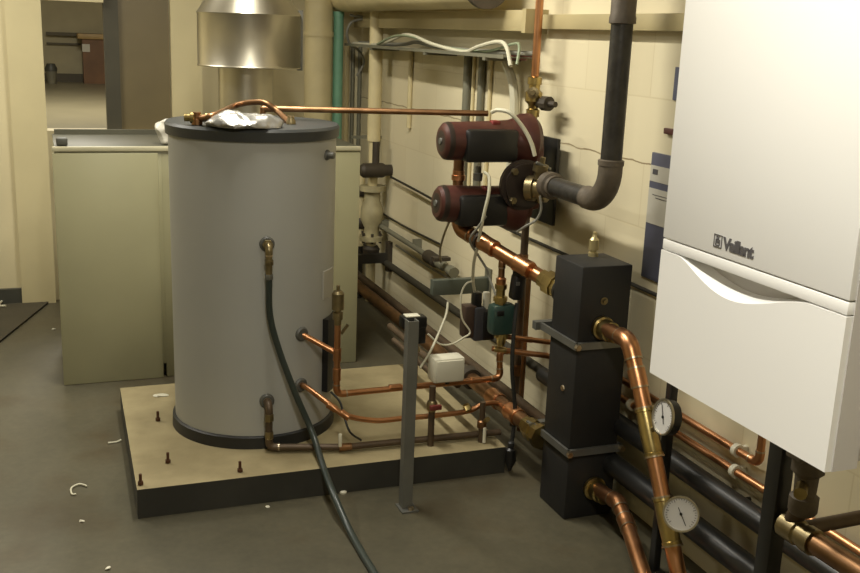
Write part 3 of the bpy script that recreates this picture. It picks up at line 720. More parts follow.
def gauge(pc, nrm, R, lab, base):
    nrm = V(nrm).normalized(); g = thing('pressure_gauge', pc, lab, 'gauge', 'dial gauges on the sloping copper pipe')
    MB().lathe(pc - nrm * .035, nrm, [(0, R * .55), (.003, R * .97), (.03, R)], 40).build('case', M['black_pl'], g)
    MB().lathe(pc - nrm * .003, nrm, [(0, R * .93), (.0, R * 1.03), (.007, R * 1.03), (.007, R * .93), (0, R * .93)], 40, caps=False).build('bezel', M['galv'], g)
    f = MB().lathe(pc - nrm * .004, nrm, [(0, R * .94), (.003, R * .94)], 40).build('dial', M['dial'], g)
    up = V((0, 0, 1)); u = nrm.cross(up).normalized() * -1; w = u.cross(nrm).normalized() * -1
    w = nrm.cross(u).normalized(); w = w if w.z > 0 else -w
    tk_ = MB(); rot = Matrix((u, nrm, w)).transposed()
    for k in range(28):
        A = math.radians(-135 + k * 10); dr2 = u * math.sin(A) + w * math.cos(A); L = .16 if k % 5 == 0 else .08
        rt = Matrix((dr2.cross(nrm), nrm, dr2)).transposed()
        tk_.box(pc + dr2 * R * (.86 - L / 2) , (R * .03, .001, R * L), rt)
    tk_.build('scale_marks', M['logo'], f)
    A = math.radians(150 if base else -30); dr2 = u * math.sin(A) + w * math.cos(A); rt = Matrix((dr2.cross(nrm), nrm, dr2)).transposed()
    MB().box(pc + dr2 * R * .15 + nrm * .001, (R * .04, .001, R * 1.1), rt).cyl(pc, pc + nrm * .003, R * .08, seg=12).build('needle', M['black_pl'], f)
    MB().cyl(pc - nrm * .035, base_pt(pc, nrm), .009, seg=12).build('stem', M['brass_dull'], g)
    return g
def base_pt(pc, nrm): return pc - nrm * .05
# gauge 1, oblique, right of the pipe; its back reaches the tee
t1 = onA(432)
g1 = P(663, 417, x=t1.x - .02); g1 = CAM + (g1 - CAM) * .985
n1 = V((-.98, .04, .16)).normalized()
gauge(g1, n1, .055, 'oblique dial gauge on the upper brass tee, its black case showing', 0)
MB().cyl(t1, g1 - n1 * .03, .009, seg=12).build('gauge_stem', M['brass_dull'], fa)
t2 = onA(520)
g2 = P(681, 514, x=t2.x - .06); 
n2 = (V((CAM.x - .1, CAM.y, CAM.z)) - g2); n2 = V((n2.x - .3, n2.y, n2.z * .7)).normalized()
gauge(g2, n2, .052, 'dial gauge facing the viewer on the lower brass tee', 1)
MB().cyl(t2, g2 - n2 * .03, .009, seg=12).build('gauge_stem', M['brass_dull'], fa)

B0 = P(593, 487, y=HY0)
pb1 = [B0 + V((0, .01, 0)), P(618, 502, x=B0.x - .02), P(627, 524, x=B0.x - .05), P(643, 573, x=B0.x - .14)]
db = (pb1[3] - pb1[2]).normalized(); pb1[3] = pb1[2] + db * ((pb1[2].z - .032) / -db.z)
pb1.append(pb1[3] + V((0, -.9, 0)))
fb_ = thing('return_pipe', B0, 'bright copper pipe from the lower manifold port bending down to the floor', 'pipe')
pipe_parts(fb_, pb1, .025, M['copper'], R=.05)
MB().lathe(B0 + V((0, .002, 0)), (0, -1, 0), [(0, .034), (.006, .044), (.018, .044), (.022, .035), (.06, .035), (.064, .03), (.09, .03), (.092, .025)], 24).build('brass_union', M['brass'], fb_)

# ------------------------------------------------------------------ upper header pipe into the pump
zu = P(545, 281, x=HX - .05).z
U0 = V((HX - .05, HY1, zu)); U1 = P(478, 238, y=3.58); U2 = P(461, 229, y=3.68)
up_ = thing('pump_suction_pipe', U1, 'bright copper pipe rising from the manifold back to the lower pump', 'pipe')
uu = P(458, 200, y=3.72)
pipe_parts(up_, [U0 + V((0, .06, 0)), U2, V((U2.x - .01, U2.y + .05, uu.z))], .029, M['copper'], R=.05)
du = (U2 - U0).normalized()
MB().lathe(U0, (0, 1, 0), [(0, .05), (.016, .05), (.018, .04), (.04, .04)], 24).build('flange', M['darksteel'], up_)
MB().lathe(U0 + V((0, .03, 0)), du, [(0, .04), (.03, .04), (.032, .046), (.07, .046), (.075, .035), (.1, .035)], 8).build('brass_union', M['brass'], up_)
for t in (.38, .72): coupling(up_, U0.lerp(U2, t), du, .08, .029, M['copper'])
MB().lathe(U0.lerp(U2, .8), du, [(0, .03), (0, .036), (.01, .036), (.01, .03)]).build('dark_ring', M['valvedark'], up_)

# ------------------------------------------------------------------ pumps
YPm = 3.66
pm = thing('twin_pump', P(515, 170, y=YPm), 'dark red twin circulation pump with two stacked motors', 'pump')
def motor(pxl, pyl, pxr, pyr, Ym, r):
    L = P(pxl, pyl, y=Ym); Rr = P(pxr, pyr, y=Ym); d = (Rr - L); ln = d.length; d.normalize()
    MB().lathe(L, d, [(0, r * .5), (.002, r * .78), (.012, r * .94), (.03, r), (ln * .7, r * 1.06), (ln, r * 1.14)], 40).build('motor_body', M['pump'], pm)
    MB().lathe(L - d * .001, d, [(0, r * .45), (.004, r * .76), (.014, r * .955), (.03, r * 1.01), (.034, r * 1.0)], 40).build('end_cap', M['pump_cap'], pm)
    MB().lathe(L - d * .006, d, [(0, .012), (.008, .014)], 14).build('bleed_screw', M['steel'], pm)
    c = L.lerp(Rr, .62) + V((0, -r * .62, -.012))
    MB().box(c, (ln * .74, r * 1.1, r * 1.72), bev=.016).build('terminal_box', M['black_pl'], pm)
    c = L.lerp(Rr, .72) + V((0, -.02, r * .98))
    MB().box(c, (.035, .04, .02), bev=.006).build('red_knob', M['pump_red'], pm)
    return L, Rr, d
L1, R1, d1_ = motor(441, 141, 511, 141, YPm, .074)
L2, R2, d2_ = motor(436, 203, 501, 206, YPm, .072)
MB().lathe(R1 - d1_ * .01, d1_, [(0, .085), (.015, .088), (.05, .108), (.085, .11), (.11, .09), (.13, .05)], 40).build('volute', M['pump'], pm)
MB().lathe(R2 - d2_ * .01, d2_, [(0, .08), (.015, .085), (.05, .1), (.085, .1), (.11, .08), (.13, .05)], 40).build('volute', M['pump'], pm)
mid = (R1 + R2) / 2 + V((.09, 0, 0))
MB().box(mid, (.1, .15, (R1 - R2).length + .03), bev=.035).build('joining_body', M['pump'], pm)
# suction flange disc facing the camera
fc = P(527, 186, y=YPm - .13)
MB().lathe(fc + V((0, .08, 0)), (0, -1, 0), [(0, .05), (.03, .05), (.032, .098), (.055, .1), (.057, .085), (.07, .085), (.072, .05)], 40).build('flange', M['pump_cap'], pm)
for k in range(4):
    A = PI / 4 + k * PI / 2; c = fc + V((math.cos(A) * .08, 0, math.sin(A) * .08)); nut(pm, c, (0, 1, 0), .02, .014, M['brass_dull'], 'flange_bolt')
# brass isolator / union cluster between flange and black pipe
EX = fc.x + .056
ez = P(600, 199, x=EX).z
el = thing('elbow_pipe', (EX, 3.1, ez), 'thick black steel pipe dropping down the wall and elbowing to the pump', 'pipe')
ey = P(612, 150, x=EX).y
ez = P(575, 190, x=EX).z - .012
pipe_path, arcs = fillet([V((EX, fc.y - .09, ez)), V((EX, ey, ez)), V((EX, ey, ZC))], .115, 14)
MB().sweep(pipe_path, .037, 28).build('pipe', M['ironpipe'], el)
arc, aa, ab_ = arcs[0]
MB().sweep([arc[0] + aa * .03] + arc + [arc[-1] + ab_ * .02], .042, 28).build('lower_elbow', M['irondull'], el)
z20 = P(618, 21, x=EX).z
MB().lathe((EX, ey, P(612, 163, x=EX).z - .012), (0, 0, 1), [(0, .037), (.003, .045), (.02, .045), (.024, .037)]).build('weld_collar', M['irondull'], el)
MB().lathe((EX, ey, z20 - .01), (0, 0, 1), [(0, .037), (.002, .045), (.02, .045), (.03, .042), (.2, .043)]).build('upper_fitting', M['irondull'], el)
MB().lathe((EX, fc.y - .06, ez), (0, -1, 0), [(0, .04), (.01, .052), (.05, .052), (.055, .042), (.075, .042)], 24).build('coupling', M['irondull'], el)
# nuts cluster
iv = thing('isolating_valve', fc + V((.02, -.03, 0)), 'dull brass isolating valve between the pump flange and black pipe', 'valve')
MB().lathe(fc + V((.01, .01, -.01)), (.7, -.8, 0.05), [(0, .05), (.03, .05), (.032, .04), (.05, .04), (.052, .052), (.08, .052), (.085, .036)], 12).build('body', M['brass_dull'], iv)
MB().lathe(fc + V((.03, -.03, .03)), (0.1, -.2, 1), [(0, .02), (.03, .02), (.032, .03), (.06, .03), (.062, .012), (.09, .01)], 12).build('bonnet', M['brass_dull'], iv)
MB().box(fc + V((.04, -.05, .085)), (.07, .014, .012), Matrix.Rotation(.4, 3, 'Y'), bev=.003).build('lever', M['steel'], iv)

# black wall plate behind
a = P(528, 132, x=XW - .05); b = P(554, 226, x=XW - .05)
wp = thing('wall_backing_plate', (XW - .03, (a.y + b.y) / 2, b.z), 'black upright backing plate on the wall behind the pump flange', 'plate')
MB().bb((XW - .06, b.y, b.z), (XW - .045, a.y, a.z), bev=.003).build('plate', M['black_pl'], wp)
for zz_ in (a.z - .06, b.z + .06): MB().bb((XW - .045, (a.y + b.y) / 2 - .03, zz_ - .02), (XW, (a.y + b.y) / 2 + .03, zz_ + .02)).build('spacer', M['darksteel'], wp)

# copper between the heads
g_ = thing('copper_link_pipe', P(457, 172, y=3.74), 'short upright copper link pipe between the two pump motors', 'pipe')
a = P(457, 206, y=3.78); b = P(457, 136, y=3.78)
MB().cyl((a.x, a.y, a.z), (a.x, a.y, b.z), .022).build('pipe', M['copper_dull'], g_)
MB().lathe((a.x, a.y, P(457, 180, y=3.78).z), (0, 0, 1), [(0, .028), (.02, .028), (.022, .024), (.04, .024)]).build('union', M['copper'], g_)
MB().lathe((a.x + .06, a.y - .06, P(470, 180, y=3.74).z), (0, 0, 1), [(0, .018), (.03, .02), (.032, .012), (.06, .012)]).build('test_point', M['steel'], g_)

# ------------------------------------------------------------------ copper riser
RYy = 3.79; RXx = 1.9
rs = thing('copper_riser', (RXx, RYy, 0), 'tall upright copper riser on the wall with brass valves', 'pipe')
MB().cyl((RXx, RYy, P(533, 95, x=RXx).z), (RXx, RYy, ZC), .0165).build('upper_pipe', M['copper'], rs)
MB().cyl((RXx, RYy, .03), (RXx, RYy, P(533, 95, x=RXx).z), .0165).build('lower_pipe', M['copper_paint'], rs)
zv = P(535, 100, x=RXx).z
MB().lathe((RXx, RYy, zv - .09), (0, 0, 1), [(0, .02), (.02, .02), (.022, .028), (.05, .028), (.055, .02), (.07, .022), (.085, .036), (.12, .036), (.13, .024), (.15, .024), (.152, .03), (.18, .03), (.185, .02)], 14).build('stop_valve', M['brass'], rs)
MB().lathe((RXx, RYy, zv + .03), (-.5, -.8, 0), [(0, .018), (.025, .018), (.027, .024), (.045, .024), (.047, .012), (.06, .01)], 8).build('valve_head', M['brass_dull'], rs)
MB().lathe((RXx + .01, RYy, zv - .01), (.2, -1, 0), [(0, .022), (.05, .022), (.052, .03), (.09, .03), (.092, .014), (.13, .012)], 10).build('side_cock', M['valvedark'], rs)
MB().cyl((RXx - .03, RYy - .02, zv - .2), (RXx - .03, RYy - .02, zv - .06), .012).build('bypass_pipe', M['copper_paint'], rs)
MB().lathe((RXx - .03, RYy - .02, zv - .2), (0, 0, 1), [(0, .016), (.02, .02), (.04, .016)], 10).build('bypass_nut', M['brass_dull'], rs)
for py in (260, 345, 375): coupling(rs, (RXx, RYy, P(524, py, x=RXx).z), (0, 0, 1), .05, .0165, M['copper_dull'])
# second thinner pipe next to riser
c = P(529, 330, x=RXx)
tag(MB().cyl((RXx, RYy - .06, .03), (RXx, RYy - .06, P(530, 262, x=RXx).z), .011).build('thin_riser', M['copper_dull']), 'thin upright copper pipe just right of the tall riser', 'pipe')

# ------------------------------------------------------------------ controls under the pumps
YG = 3.46
ga = thing('motor_valve', P(500, 335, y=YG), 'teal green motorised valve head on copper pipes', 'valve')
a = P(490, 304, y=YG); b = P(513, 333, y=YG)
gm = MB(); gm.box(((a.x + b.x) / 2, YG, (a.z + b.z) / 2), (b.x - a.x, .07, a.z - b.z), bev=.02); gm.build('actuator_head', M['greenact'], ga)
MB().box((a.x + .03, YG - .038, a.z - .03), (.03, .008, .02), bev=.003).build('indicator_window', M['black_pl'], ga)
c = P(499, 300, y=YG)
MB().lathe(P(500, 304, y=YG), (0, 0, 1), [(-.01, .022), (.01, .022), (.012, .028), (.03, .028), (.032, .018), (.06, .018), (.062, .024), (.08, .024)], 10).build('brass_body', M['brass'], ga)
zc_ = P(499, 286, y=YG).z
pipe_parts(ga, [V((P(500, 300, y=YG).x, YG, zc_)), V((P(500, 300, y=YG).x, YG, P(500, 262, y=YG).z)), P(506, 252, y=YG + .02)], .0125, M['copper_dull'], R=.02, name='upper_pipe')
MB().lathe(V((P(500, 300, y=YG).x, YG, zc_)), (0, 0, 1), [(0, .018), (.03, .02), (.035, .0125)]).build('copper_nut', M['copper'], ga)
MB().lathe(P(501, 341, y=YG), (0, 0, 1), [(-.02, .014), (.0, .02), (.03, .02), (.04, .012)], 10).build('lower_body', M['brass'], ga)
for (pts, lb) in (([P(501, 336, y=YG), P(520, 338.5, y=YG - .01), P(560, 343.5, y=YG - .04)], 'small copper pipe from the teal valve to the manifold, upper of two'), ):
    t = thing('small_copper_pipe', pts[0], lb, 'pipe')
    MB().sweep(pts, .0105, 14).build('pipe', M['copper'], t)
    coupling(t, P(501, 336, y=YG), pts[1] - pts[0], .05, .0105, M['brass']); coupling(t, P(528, 339.5, y=YG - .015), pts[1] - pts[0], .035, .0105, M['copper'])
t = thing('small_copper_pipe', P(495, 349, y=YG), 'small copper pipe level below the teal valve, lower of two', 'pipe')
MB().sweep([P(492, 348.5, y=YG + .03), P(520, 352, y=YG), P(560, 358, y=YG - .05)], .0105, 14).build('pipe', M['copper'], t)
coupling(t, P(500, 349.5, y=YG + .02), P(520, 352, y=YG) - P(492, 348.5, y=YG + .03), .05, .0105, M['brass'])
# dark sensor / flow motor
ms = thing('black_actuator', P(517, 287, y=3.42), 'black upright actuator left of the brass union', 'actuator')
c = P(517, 287, y=3.42)
MB().box(c, (.048, .05, .1), Matrix.Rotation(.1, 3, 'Y'), bev=.012).build('housing', M['black_pl'], ms)
MB().lathe(c + V((.0, 0, .045)), (0, 0, 1), [(0, .02), (.02, .02), (.03, .012)]).build('cap', M['rubber'], ms)
MB().box(c + V((-.01, -.028, .02)), (.014, .004, .014)).build('screw_plate', M['steel'], ms)
cable([P(517, 303, y=3.42), P(514, 330, y=3.41), P(512, 370, y=3.40), P(515, 410, y=3.40), P(512, 440, y=3.395), P(509, 458, y=3.39)], .0085, M['rubber'], 'black_sensor_cable', 'thick black cable hanging from the black actuator to the floor end')
ft = thing('cable_connector', P(509, 462, y=3.385), 'black tapered cable connector hanging at the plinth edge', 'connector')
MB().lathe(P(511, 447, y=3.385), (P(509, 476, y=3.38) - P(511, 447, y=3.385)), [(0, .01), (.01, .022), (.06, .024), (.08, .014), (.1, .006)], 12).build('shell', M['black_pl'], ft)
MB().lathe(P(511, 445, y=3.385), (0, 0, 1), [(-.005, .014), (.01, .014), (.015, .009)], 10).build('gland', M['rubber'], ft)

# plug-in units
YQ = 3.72
pu = thing('plug_adapter', P(477, 336, y=YQ), 'dark plug-in power adapters hanging on white cables beside the teal valve', 'adapter')
a = P(463, 305, y=YQ); b = P(473, 336, y=YQ); MB().bb((a.x, YQ - .03, b.z), (b.x, YQ + .03, a.z), bev=.006).build('brown_plug', mat('brown_plastic', (70, 54, 44), .45), pu)
a = P(472, 306, y=YQ); b = P(481, 338, y=YQ); MB().bb((a.x, YQ - .04, b.z), (b.x, YQ + .02, a.z), bev=.006).build('grey_adapter', mat('slate_plastic', (62, 62, 66), .45), pu)
a = P(480, 309, y=YQ); b = P(490, 337, y=YQ); MB().bb((a.x, YQ - .045, b.z), (b.x, YQ + .02, a.z), bev=.006).build('black_adapter', M['black_pl'], pu)
a = P(473, 292, y=YQ); b = P(480, 308, y=YQ); MB().bb((a.x, YQ - .02, b.z), (b.x, YQ + .02, a.z), bev=.005).build('plug_top', M['black_pl'], pu)
a = P(484, 292, y=YQ); b = P(488.5, 310, y=YQ); MB().bb((a.x, YQ - .01, b.z), (b.x, YQ + .012, a.z), bev=.003).build('white_tab', M['white_pl'], pu)
# white cables
WM = M['white_cable']
cable([P(492, 112, y=3.6), P(498, 110, y=3.56), P(510, 113, y=3.52), P(522, 126, y=3.5), P(531, 142, y=3.48), P(535, 156, y=3.47)], .008, WM, 'white_pump_cable', 'white cable curving over the upper pump volute')
cable([P(484, 172, y=3.54), P(489, 177, y=3.52), P(489, 192, y=3.5), P(485, 210, y=3.5), P(481, 228, y=3.52), P(478, 245, y=3.56), P(474, 262, y=3.62), P(473, 280, y=3.68), P(475, 293, y=YQ)], .0065, WM, 'white_pump_cable', 'white cable dropping from the lower pump past its motor to the adapters')
cable([P(486, 216, y=3.5), P(479, 226, y=3.52), P(470, 240, y=3.56), P(478, 255, y=3.6), P(486, 268, y=3.6), P(490, 280, y=3.55), P(497, 298, y=3.5)], .005, M['grey_cable'], 'grey_thin_cable', 'thin grey cable looping from lower pump to teal valve')
cable([P(474, 281, y=3.68), P(466, 284, y=3.68), P(461, 296, y=3.68), P(462, 318, y=3.68), P(470, 332, y=3.67), P(463, 338, y=3.66), P(452, 344, y=3.65), P(440, 344, y=3.65), P(428, 334, y=3.66)], .004, WM, 'white_loop_cable', 'white cable sagging in a loop left of the plug adapters')
cable([P(448, 302, y=3.7), P(446, 315, y=3.68), P(438, 335, y=3.64), P(430, 352, y=3.6), P(420, 368, y=3.58)], .005, WM, 'white_hanging_cable', 'white cable slanting down to the white junction box')
cable([P(540, 196, y=3.45), P(541, 210, y=3.45), P(536, 220, y=3.46), P(526, 226, y=3.47), P(517, 232, y=3.5)], .005, M['grey_cable'], 'grey_loop_cable', 'thin grey cable loop hanging under the brass isolating valve')
cable([P(449, 222, y=3.72), P(443, 238, y=3.9), P(440, 252, y=4.3), P(441, 262, y=4.7)], .005, M['brass_dull'], 'capillary_tube', 'thin yellowish capillary drooping under the lower pump')

# white junction box on the upper copper run
YJ = 3.56; a = P(431, 356, y=YJ); b = P(461, 378, y=YJ)
jb = thing('junction_box', ((a.x + b.x) / 2, YJ, b.z), 'white junction box resting over the level copper pipe', 'junction box')
MB().box(((a.x + b.x) / 2, YJ, (a.z + b.z) / 2 - .003), (b.x - a.x, .08, a.z - b.z), bev=.012).build('base', M['white_pl'], jb)
MB().box(((a.x + b.x) / 2, YJ - .042, (a.z + b.z) / 2 - .003), ((b.x - a.x) * .86, .008, (a.z - b.z) * .84), bev=.003).build('cover', M['white_pl'], jb)
MB().cyl(((a.x + b.x) / 2, YJ - .02, b.z), ((a.x + b.x) / 2, YJ - .02, b.z - .012), .009, seg=10).build('cable_gland', M['darksteel'], jb)

# valve with red handle
cr = P(432, 405, y=3.5)
rv = thing('drain_valve', (cr.x, 3.5, ZP), 'upright pipe with a small red valve handle standing on the plinth', 'valve')
MB().cyl((cr.x, 3.5, ZP), (cr.x, 3.5, P(432, 386, y=3.5).z), .013).build('pipe', M['copper_paint'], rv)
MB().lathe((cr.x, 3.5, P(432, 411, y=3.5).z), (0, 0, 1), [(0, .016), (.01, .022), (.035, .022), (.045, .016)], 10).build('body', M['brass_dull'], rv)
MB().box((cr.x + .004, 3.47, cr.z), (.05, .016, .022), bev=.005).build('handle', M['wheelred'], rv)
c = P(482, 420, y=3.48)
sv = thing('small_drain_valve', (c.x, 3.48, ZP), 'small brass drain valve with white plug at the plinth front', 'valve')
MB().cyl((c.x, 3.48, ZP), (c.x, 3.48, P(482, 402, y=3.48).z), .012).build('pipe', M['copper_paint'], sv)
MB().lathe((c.x, 3.48, P(482, 428, y=3.48).z), (0, 0, 1), [(0, .014), (.005, .02), (.03, .02), (.035, .014)], 8).build('body', M['copper_dull'], sv)
MB().cyl(P(485, 421, y=3.46), P(488, 419, y=3.43), .01, seg=10).build('tap_nut', M['brass'], sv)
MB().cyl((c.x + .005, 3.46, ZP + .005), (c.x + .005, 3.46, P(482, 428, y=3.46).z), .007, seg=10).build('white_plug', M['white_pl'], sv)
# extra diagonal brown pipes behind on the floor
p0 = P(470, 385, x=1.62); 
run_y('low_brown_pipe', 470, 395, 1.55, .016, 3.62, 4.5, M['copper_paint'], 'slim brown pipe along the floor left of the thick copper one')
run_y('low_grey_pipe', 450, 390, 1.45, .012, 3.6, 4.15, M['copper_paint'], 'slim brown pipe low behind the white junction box')

# ------------------------------------------------------------------ grey strut post
SY = 3.205; s_t = P(407, 322, y=SY); s_b = P(408.5, 507, z=0)
sp = thing('strut_post', (s_b.x, SY, 0), 'upright grey steel channel post with foot plate before the plinth', 'post')
w_ = .0195; s_b.x -= .012
ch = MB(); 
ch.bb((s_b.x - w_, SY, .0065), (s_b.x + w_, SY + .004, s_t.z)); ch.bb((s_b.x - w_, SY + .0041, .0065), (s_b.x - w_ + .004, SY + .04, s_t.z)); ch.bb((s_b.x + w_ - .004, SY + .0041, .0065), (s_b.x + w_, SY + .04, s_t.z))
ch.build('channel', mat('weathered_zinc', (112, 112, 104), .5, .3, var=.06), sp)
MB().bb((s_b.x - .03, SY - .03, 0), (s_b.x + .035, SY + .05, .006)).build('foot_plate', M['steel'], sp)
nut(sp, (s_b.x + .008, SY - .015, .011), (0, 0, 1), .01, .011, M['solder'], 'foot_bolt')
pk = P(411, 325, y=3.58)
kb = thing('black_lever_valve', pk, 'black plastic valve handle with white top behind the post', 'valve')
a = P(402, 317, y=3.58); b = P(425, 343, y=3.58)
MB().bb((a.x, 3.56, P(410, 328, y=3.58).z), (b.x, 3.62, a.z), bev=.008).bb((P(413, 330, y=3.58).x, 3.57, b.z), (b.x, 3.62, P(410, 324, y=3.58).z), bev=.006).build('handle', M['black_pl'], kb)
MB().bb((a.x + .012, 3.562, a.z), (b.x - .03, 3.605, a.z + .006), bev=.002).build('white_label', M['white_pl'], kb)
MB().cyl((P(416, 345, y=3.6).x, 3.6, P(416, 388, y=3.6).z), (P(416, 345, y=3.6).x, 3.6, P(416, 340, y=3.6).z), .011).build('stem', M['copper_dull'], kb)
MB().lathe((P(416, 345, y=3.6).x, 3.6, P(416, 352, y=3.6).z), (0, 0, 1), [(0, .012), (.004, .018), (.02, .018), (.024, .012)], 8).build('nut', M['brass_dull'], kb)

# ------------------------------------------------------------------ signs on the wall
a = P(655, 152, x=XW); b = P(643.6, 275.7, x=XW)
zt_, zb_ = a.z, b.z; ys = a.y
sg = thing('information_board', (XW, ys - .12, zb_), 'tall blue wall board with white printed upper panel, partly behind the boiler', 'board')
MB().bb((XW - .012, ys - .3, zb_), (XW, ys, zt_), bev=.002).build('board', M['signblue'], sg)
z1_ = P(650, 222, x=XW).z; z2_ = P(652, 164, x=XW).z; z3_ = P(652, 180, x=XW).z; z4_ = P(652, 187, x=XW).z
lab_ = MB().bb((XW - .014, ys - .28, z1_), (XW - .011, ys - .004, z4_)).bb((XW - .014, ys - .28, z3_), (XW - .011, ys - .004, z2_)).build('white_panel', M['signwhite'], sg)
mk = MB()
for k, zz_ in enumerate((z4_ - .02, z4_ - .03)): mk.bb((XW - .0155, ys - .26, zz_ - .002), (XW - .0135, ys - .03 - .02 * k, zz_))
mk.bb((XW - .0155, ys - .05, z2_ - .03), (XW - .0135, ys - .02, z2_ - .012)); mk.build('print', M['logo'], lab_)
a = P(677, 67, x=XW); b = P(674, 100, x=XW)
tag(MB().bb((XW - .006, a.y - .2, b.z), (XW, a.y, a.z)).build('small_sign', mat('grey_blue_print', (96, 100, 122), .5)), 'small grey-blue sign on the wall just left of the boiler top', 'sign')
c = P(669, 131, x=XW)
tag(MB().bb((XW - .015, c.y - .05, c.z - .01), (XW, c.y + .012, c.z + .01), bev=.003).build('red_wall_clip', mat('dull_red', (98, 60, 52), .5)), 'small dull red clip on the wall beside the boiler', 'clip')
c = P(648, 290, x=XW)
tag(MB().cyl((XW - .01, P(512, 232, x=XW).y, c.z), (XW - .01, c.y - .8, c.z), .007, seg=10).build('thin_wall_pipe', M['darksteel']), 'thin dark pipe along the wall from the riser to under the blue board', 'pipe')

# ------------------------------------------------------------------ boiler
BX = 1.08; BY0, BY1 = 1.102, 1.582; BZ0, BZ1 = 1.083, 2.04; BXB = BX + .6
bo = thing('wall_boiler', (BX + .3, (BY0 + BY1) / 2, BZ0), 'large white wall-hung gas boiler filling the upper right', 'boiler')
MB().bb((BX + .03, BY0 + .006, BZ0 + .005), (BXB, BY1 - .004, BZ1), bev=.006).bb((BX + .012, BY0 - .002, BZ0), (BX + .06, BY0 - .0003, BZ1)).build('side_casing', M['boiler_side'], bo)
ZS = 1.35
MB().bb((BX, BY0, ZS), (BX + .045, BY1, BZ1), bev=.003).build('front_panel', M['boiler'], bo)
MB().bb((BX + .001, BY0 + .001, ZS - .0215), (BX + .045, BY1 - .001, ZS - .0018), bev=.0015).build('trim_strip', M['boiler'], bo)
# lower flap: top edge dips in the middle to make a grip
yL, yR = 1.524, 1.178; zf0 = ZS - .0235
N = 48; fl = MB(); front_top = []; back_top = []
for k in range(N + 1):
    y = BY1 - (BY1 - BY0) * k / N
    t = (yL - y) / (yL - yR)
    bump_ = math.sin(PI * min(max(t, 0), 1)) ** 1.6 if 0 < t < 1 else 0
    t2 = min(max(t, 0), 1) ** .85
    bf = (math.sin(PI * t2) ** 1.5) if 0 < t < 1 else 0
    front_top.append(V((BX, y, zf0 - .043 * bf))); back_top.append(V((BX + .03, y, zf0 - .027 * bump_)))
bot = [V((BX, p.y, BZ0)) for p in front_top]
fv = [fl.bm.verts.new(p) for p in front_top]; bv = [fl.bm.verts.new(p) for p in back_top]; ov_ = [fl.bm.verts.new(p) for p in bot]; ob = [fl.bm.verts.new(p + V((.03, 0, 0))) for p in bot]
for k in range(N):
    fl.bm.faces.new((fv[k], fv[k + 1], ov_[k + 1], ov_[k])); fl.bm.faces.new((bv[k], bv[k + 1], fv[k + 1], fv[k])); fl.bm.faces.new((ov_[k], ov_[k + 1], ob[k + 1], ob[k])); fl.bm.faces.new((ob[k], ob[k + 1], bv[k + 1], bv[k]))
fl.bm.faces.new((fv[0], ov_[0], ob[0], bv[0])); fl.bm.faces.new((fv[-1], bv[-1], ob[-1], ov_[-1]))
fl.build('lower_flap', M['boiler'], bo, ang=30)
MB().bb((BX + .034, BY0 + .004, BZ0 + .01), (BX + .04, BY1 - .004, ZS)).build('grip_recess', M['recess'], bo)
# logo: emblem and name
lz = 1.366
try:
    cu = bpy.data.curves.new('t', 'FONT'); cu.body = 'Vaillant'; cu.size = .029; cu.extrude = .0006; cu.offset = .0012; cu.space_character = .88
    to = bpy.data.objects.new('t', cu); COL.objects.link(to); bpy.context.view_layer.update()
    me = bpy.data.meshes.new_from_object(to.evaluated_get(bpy.context.evaluated_depsgraph_get())); bpy.data.objects.remove(to)
    lg = bpy.data.objects.new('lettering', me); COL.objects.link(lg); me.materials.clear(); me.materials.append(M['logo'])
    y_start = 1.400; wid = max(v.co.x for v in me.vertices); sc_ = .081 / wid
    for v in me.vertices:
        v.co = V((BX - .0008 - v.co.z * .5, y_start - v.co.x * sc_, lz + v.co.y * 1.0)) - ORIG[bo.name]
    lg.parent = bo; ORIG[lg.name] = ORIG[bo.name]
except Exception as ex:
    print('text failed', ex)
em = MB(); ey0, es = 1.427, .0225
for (u0, u1, v0, v1) in ((0, 1, 0, .07), (0, 1, .93, 1), (0, .07, 0, 1), (.93, 1, 0, 1), (.22, .34, .15, .6), (.34, .7, .12, .22), (.66, .76, .2, .62), (.4, .6, .35, .5), (.3, .42, .6, .88), (.5, .62, .6, .86), (.34, .6, .55, .66)):
    em.bb((BX - .0012, ey0 - es * u0, lz - .001 + es * v0), (BX + .001, ey0 - es * u1, lz - .001 + es * v1))
em.build('emblem', M['logo'], bo)

# stand carrying the boiler
LX = 1.5
SP = P(776, 500, x=LX)
stn = thing('boiler_stand', (LX, 1.5, 0), 'black steel stand with upright leg under the right end of the white boiler', 'stand')
for ly in (SP.y, 1.13):
    MB().bb((LX - .02, ly - .022, 0), (LX + .02, ly + .022, BZ0), bev=.003).build('leg', M['blackpipe'], stn)
    MB().bb((LX - .045, ly - .045, 0), (LX + .045, ly + .045, .008)).build('foot_plate', M['darksteel'], stn)
MB().bb((LX - .018, 1.1, BZ0 - .04), (LX + .018, SP.y, BZ0)).build('cross_rail', M['blackpipe'], stn)
bpz = P(667, 440, x=1.835)
po = thing('black_post', (bpz.x, bpz.y, 0), 'thin black upright post just behind the oblique dial gauge', 'post')
MB().bb((bpz.x - .013, bpz.y - .015, 0), (bpz.x + .013, bpz.y + .015, 1.5), bev=.002).build('upright', M['blackpipe'], po)
MB().bb((bpz.x - .013, bpz.y - .012, 1.44), (XW, bpz.y + .012, 1.47)).build('wall_arm', M['blackpipe'], po)
MB().bb((bpz.x - .03, bpz.y - .03, 0), (bpz.x + .025, bpz.y + .03, .006)).build('foot_plate', M['darksteel'], po)

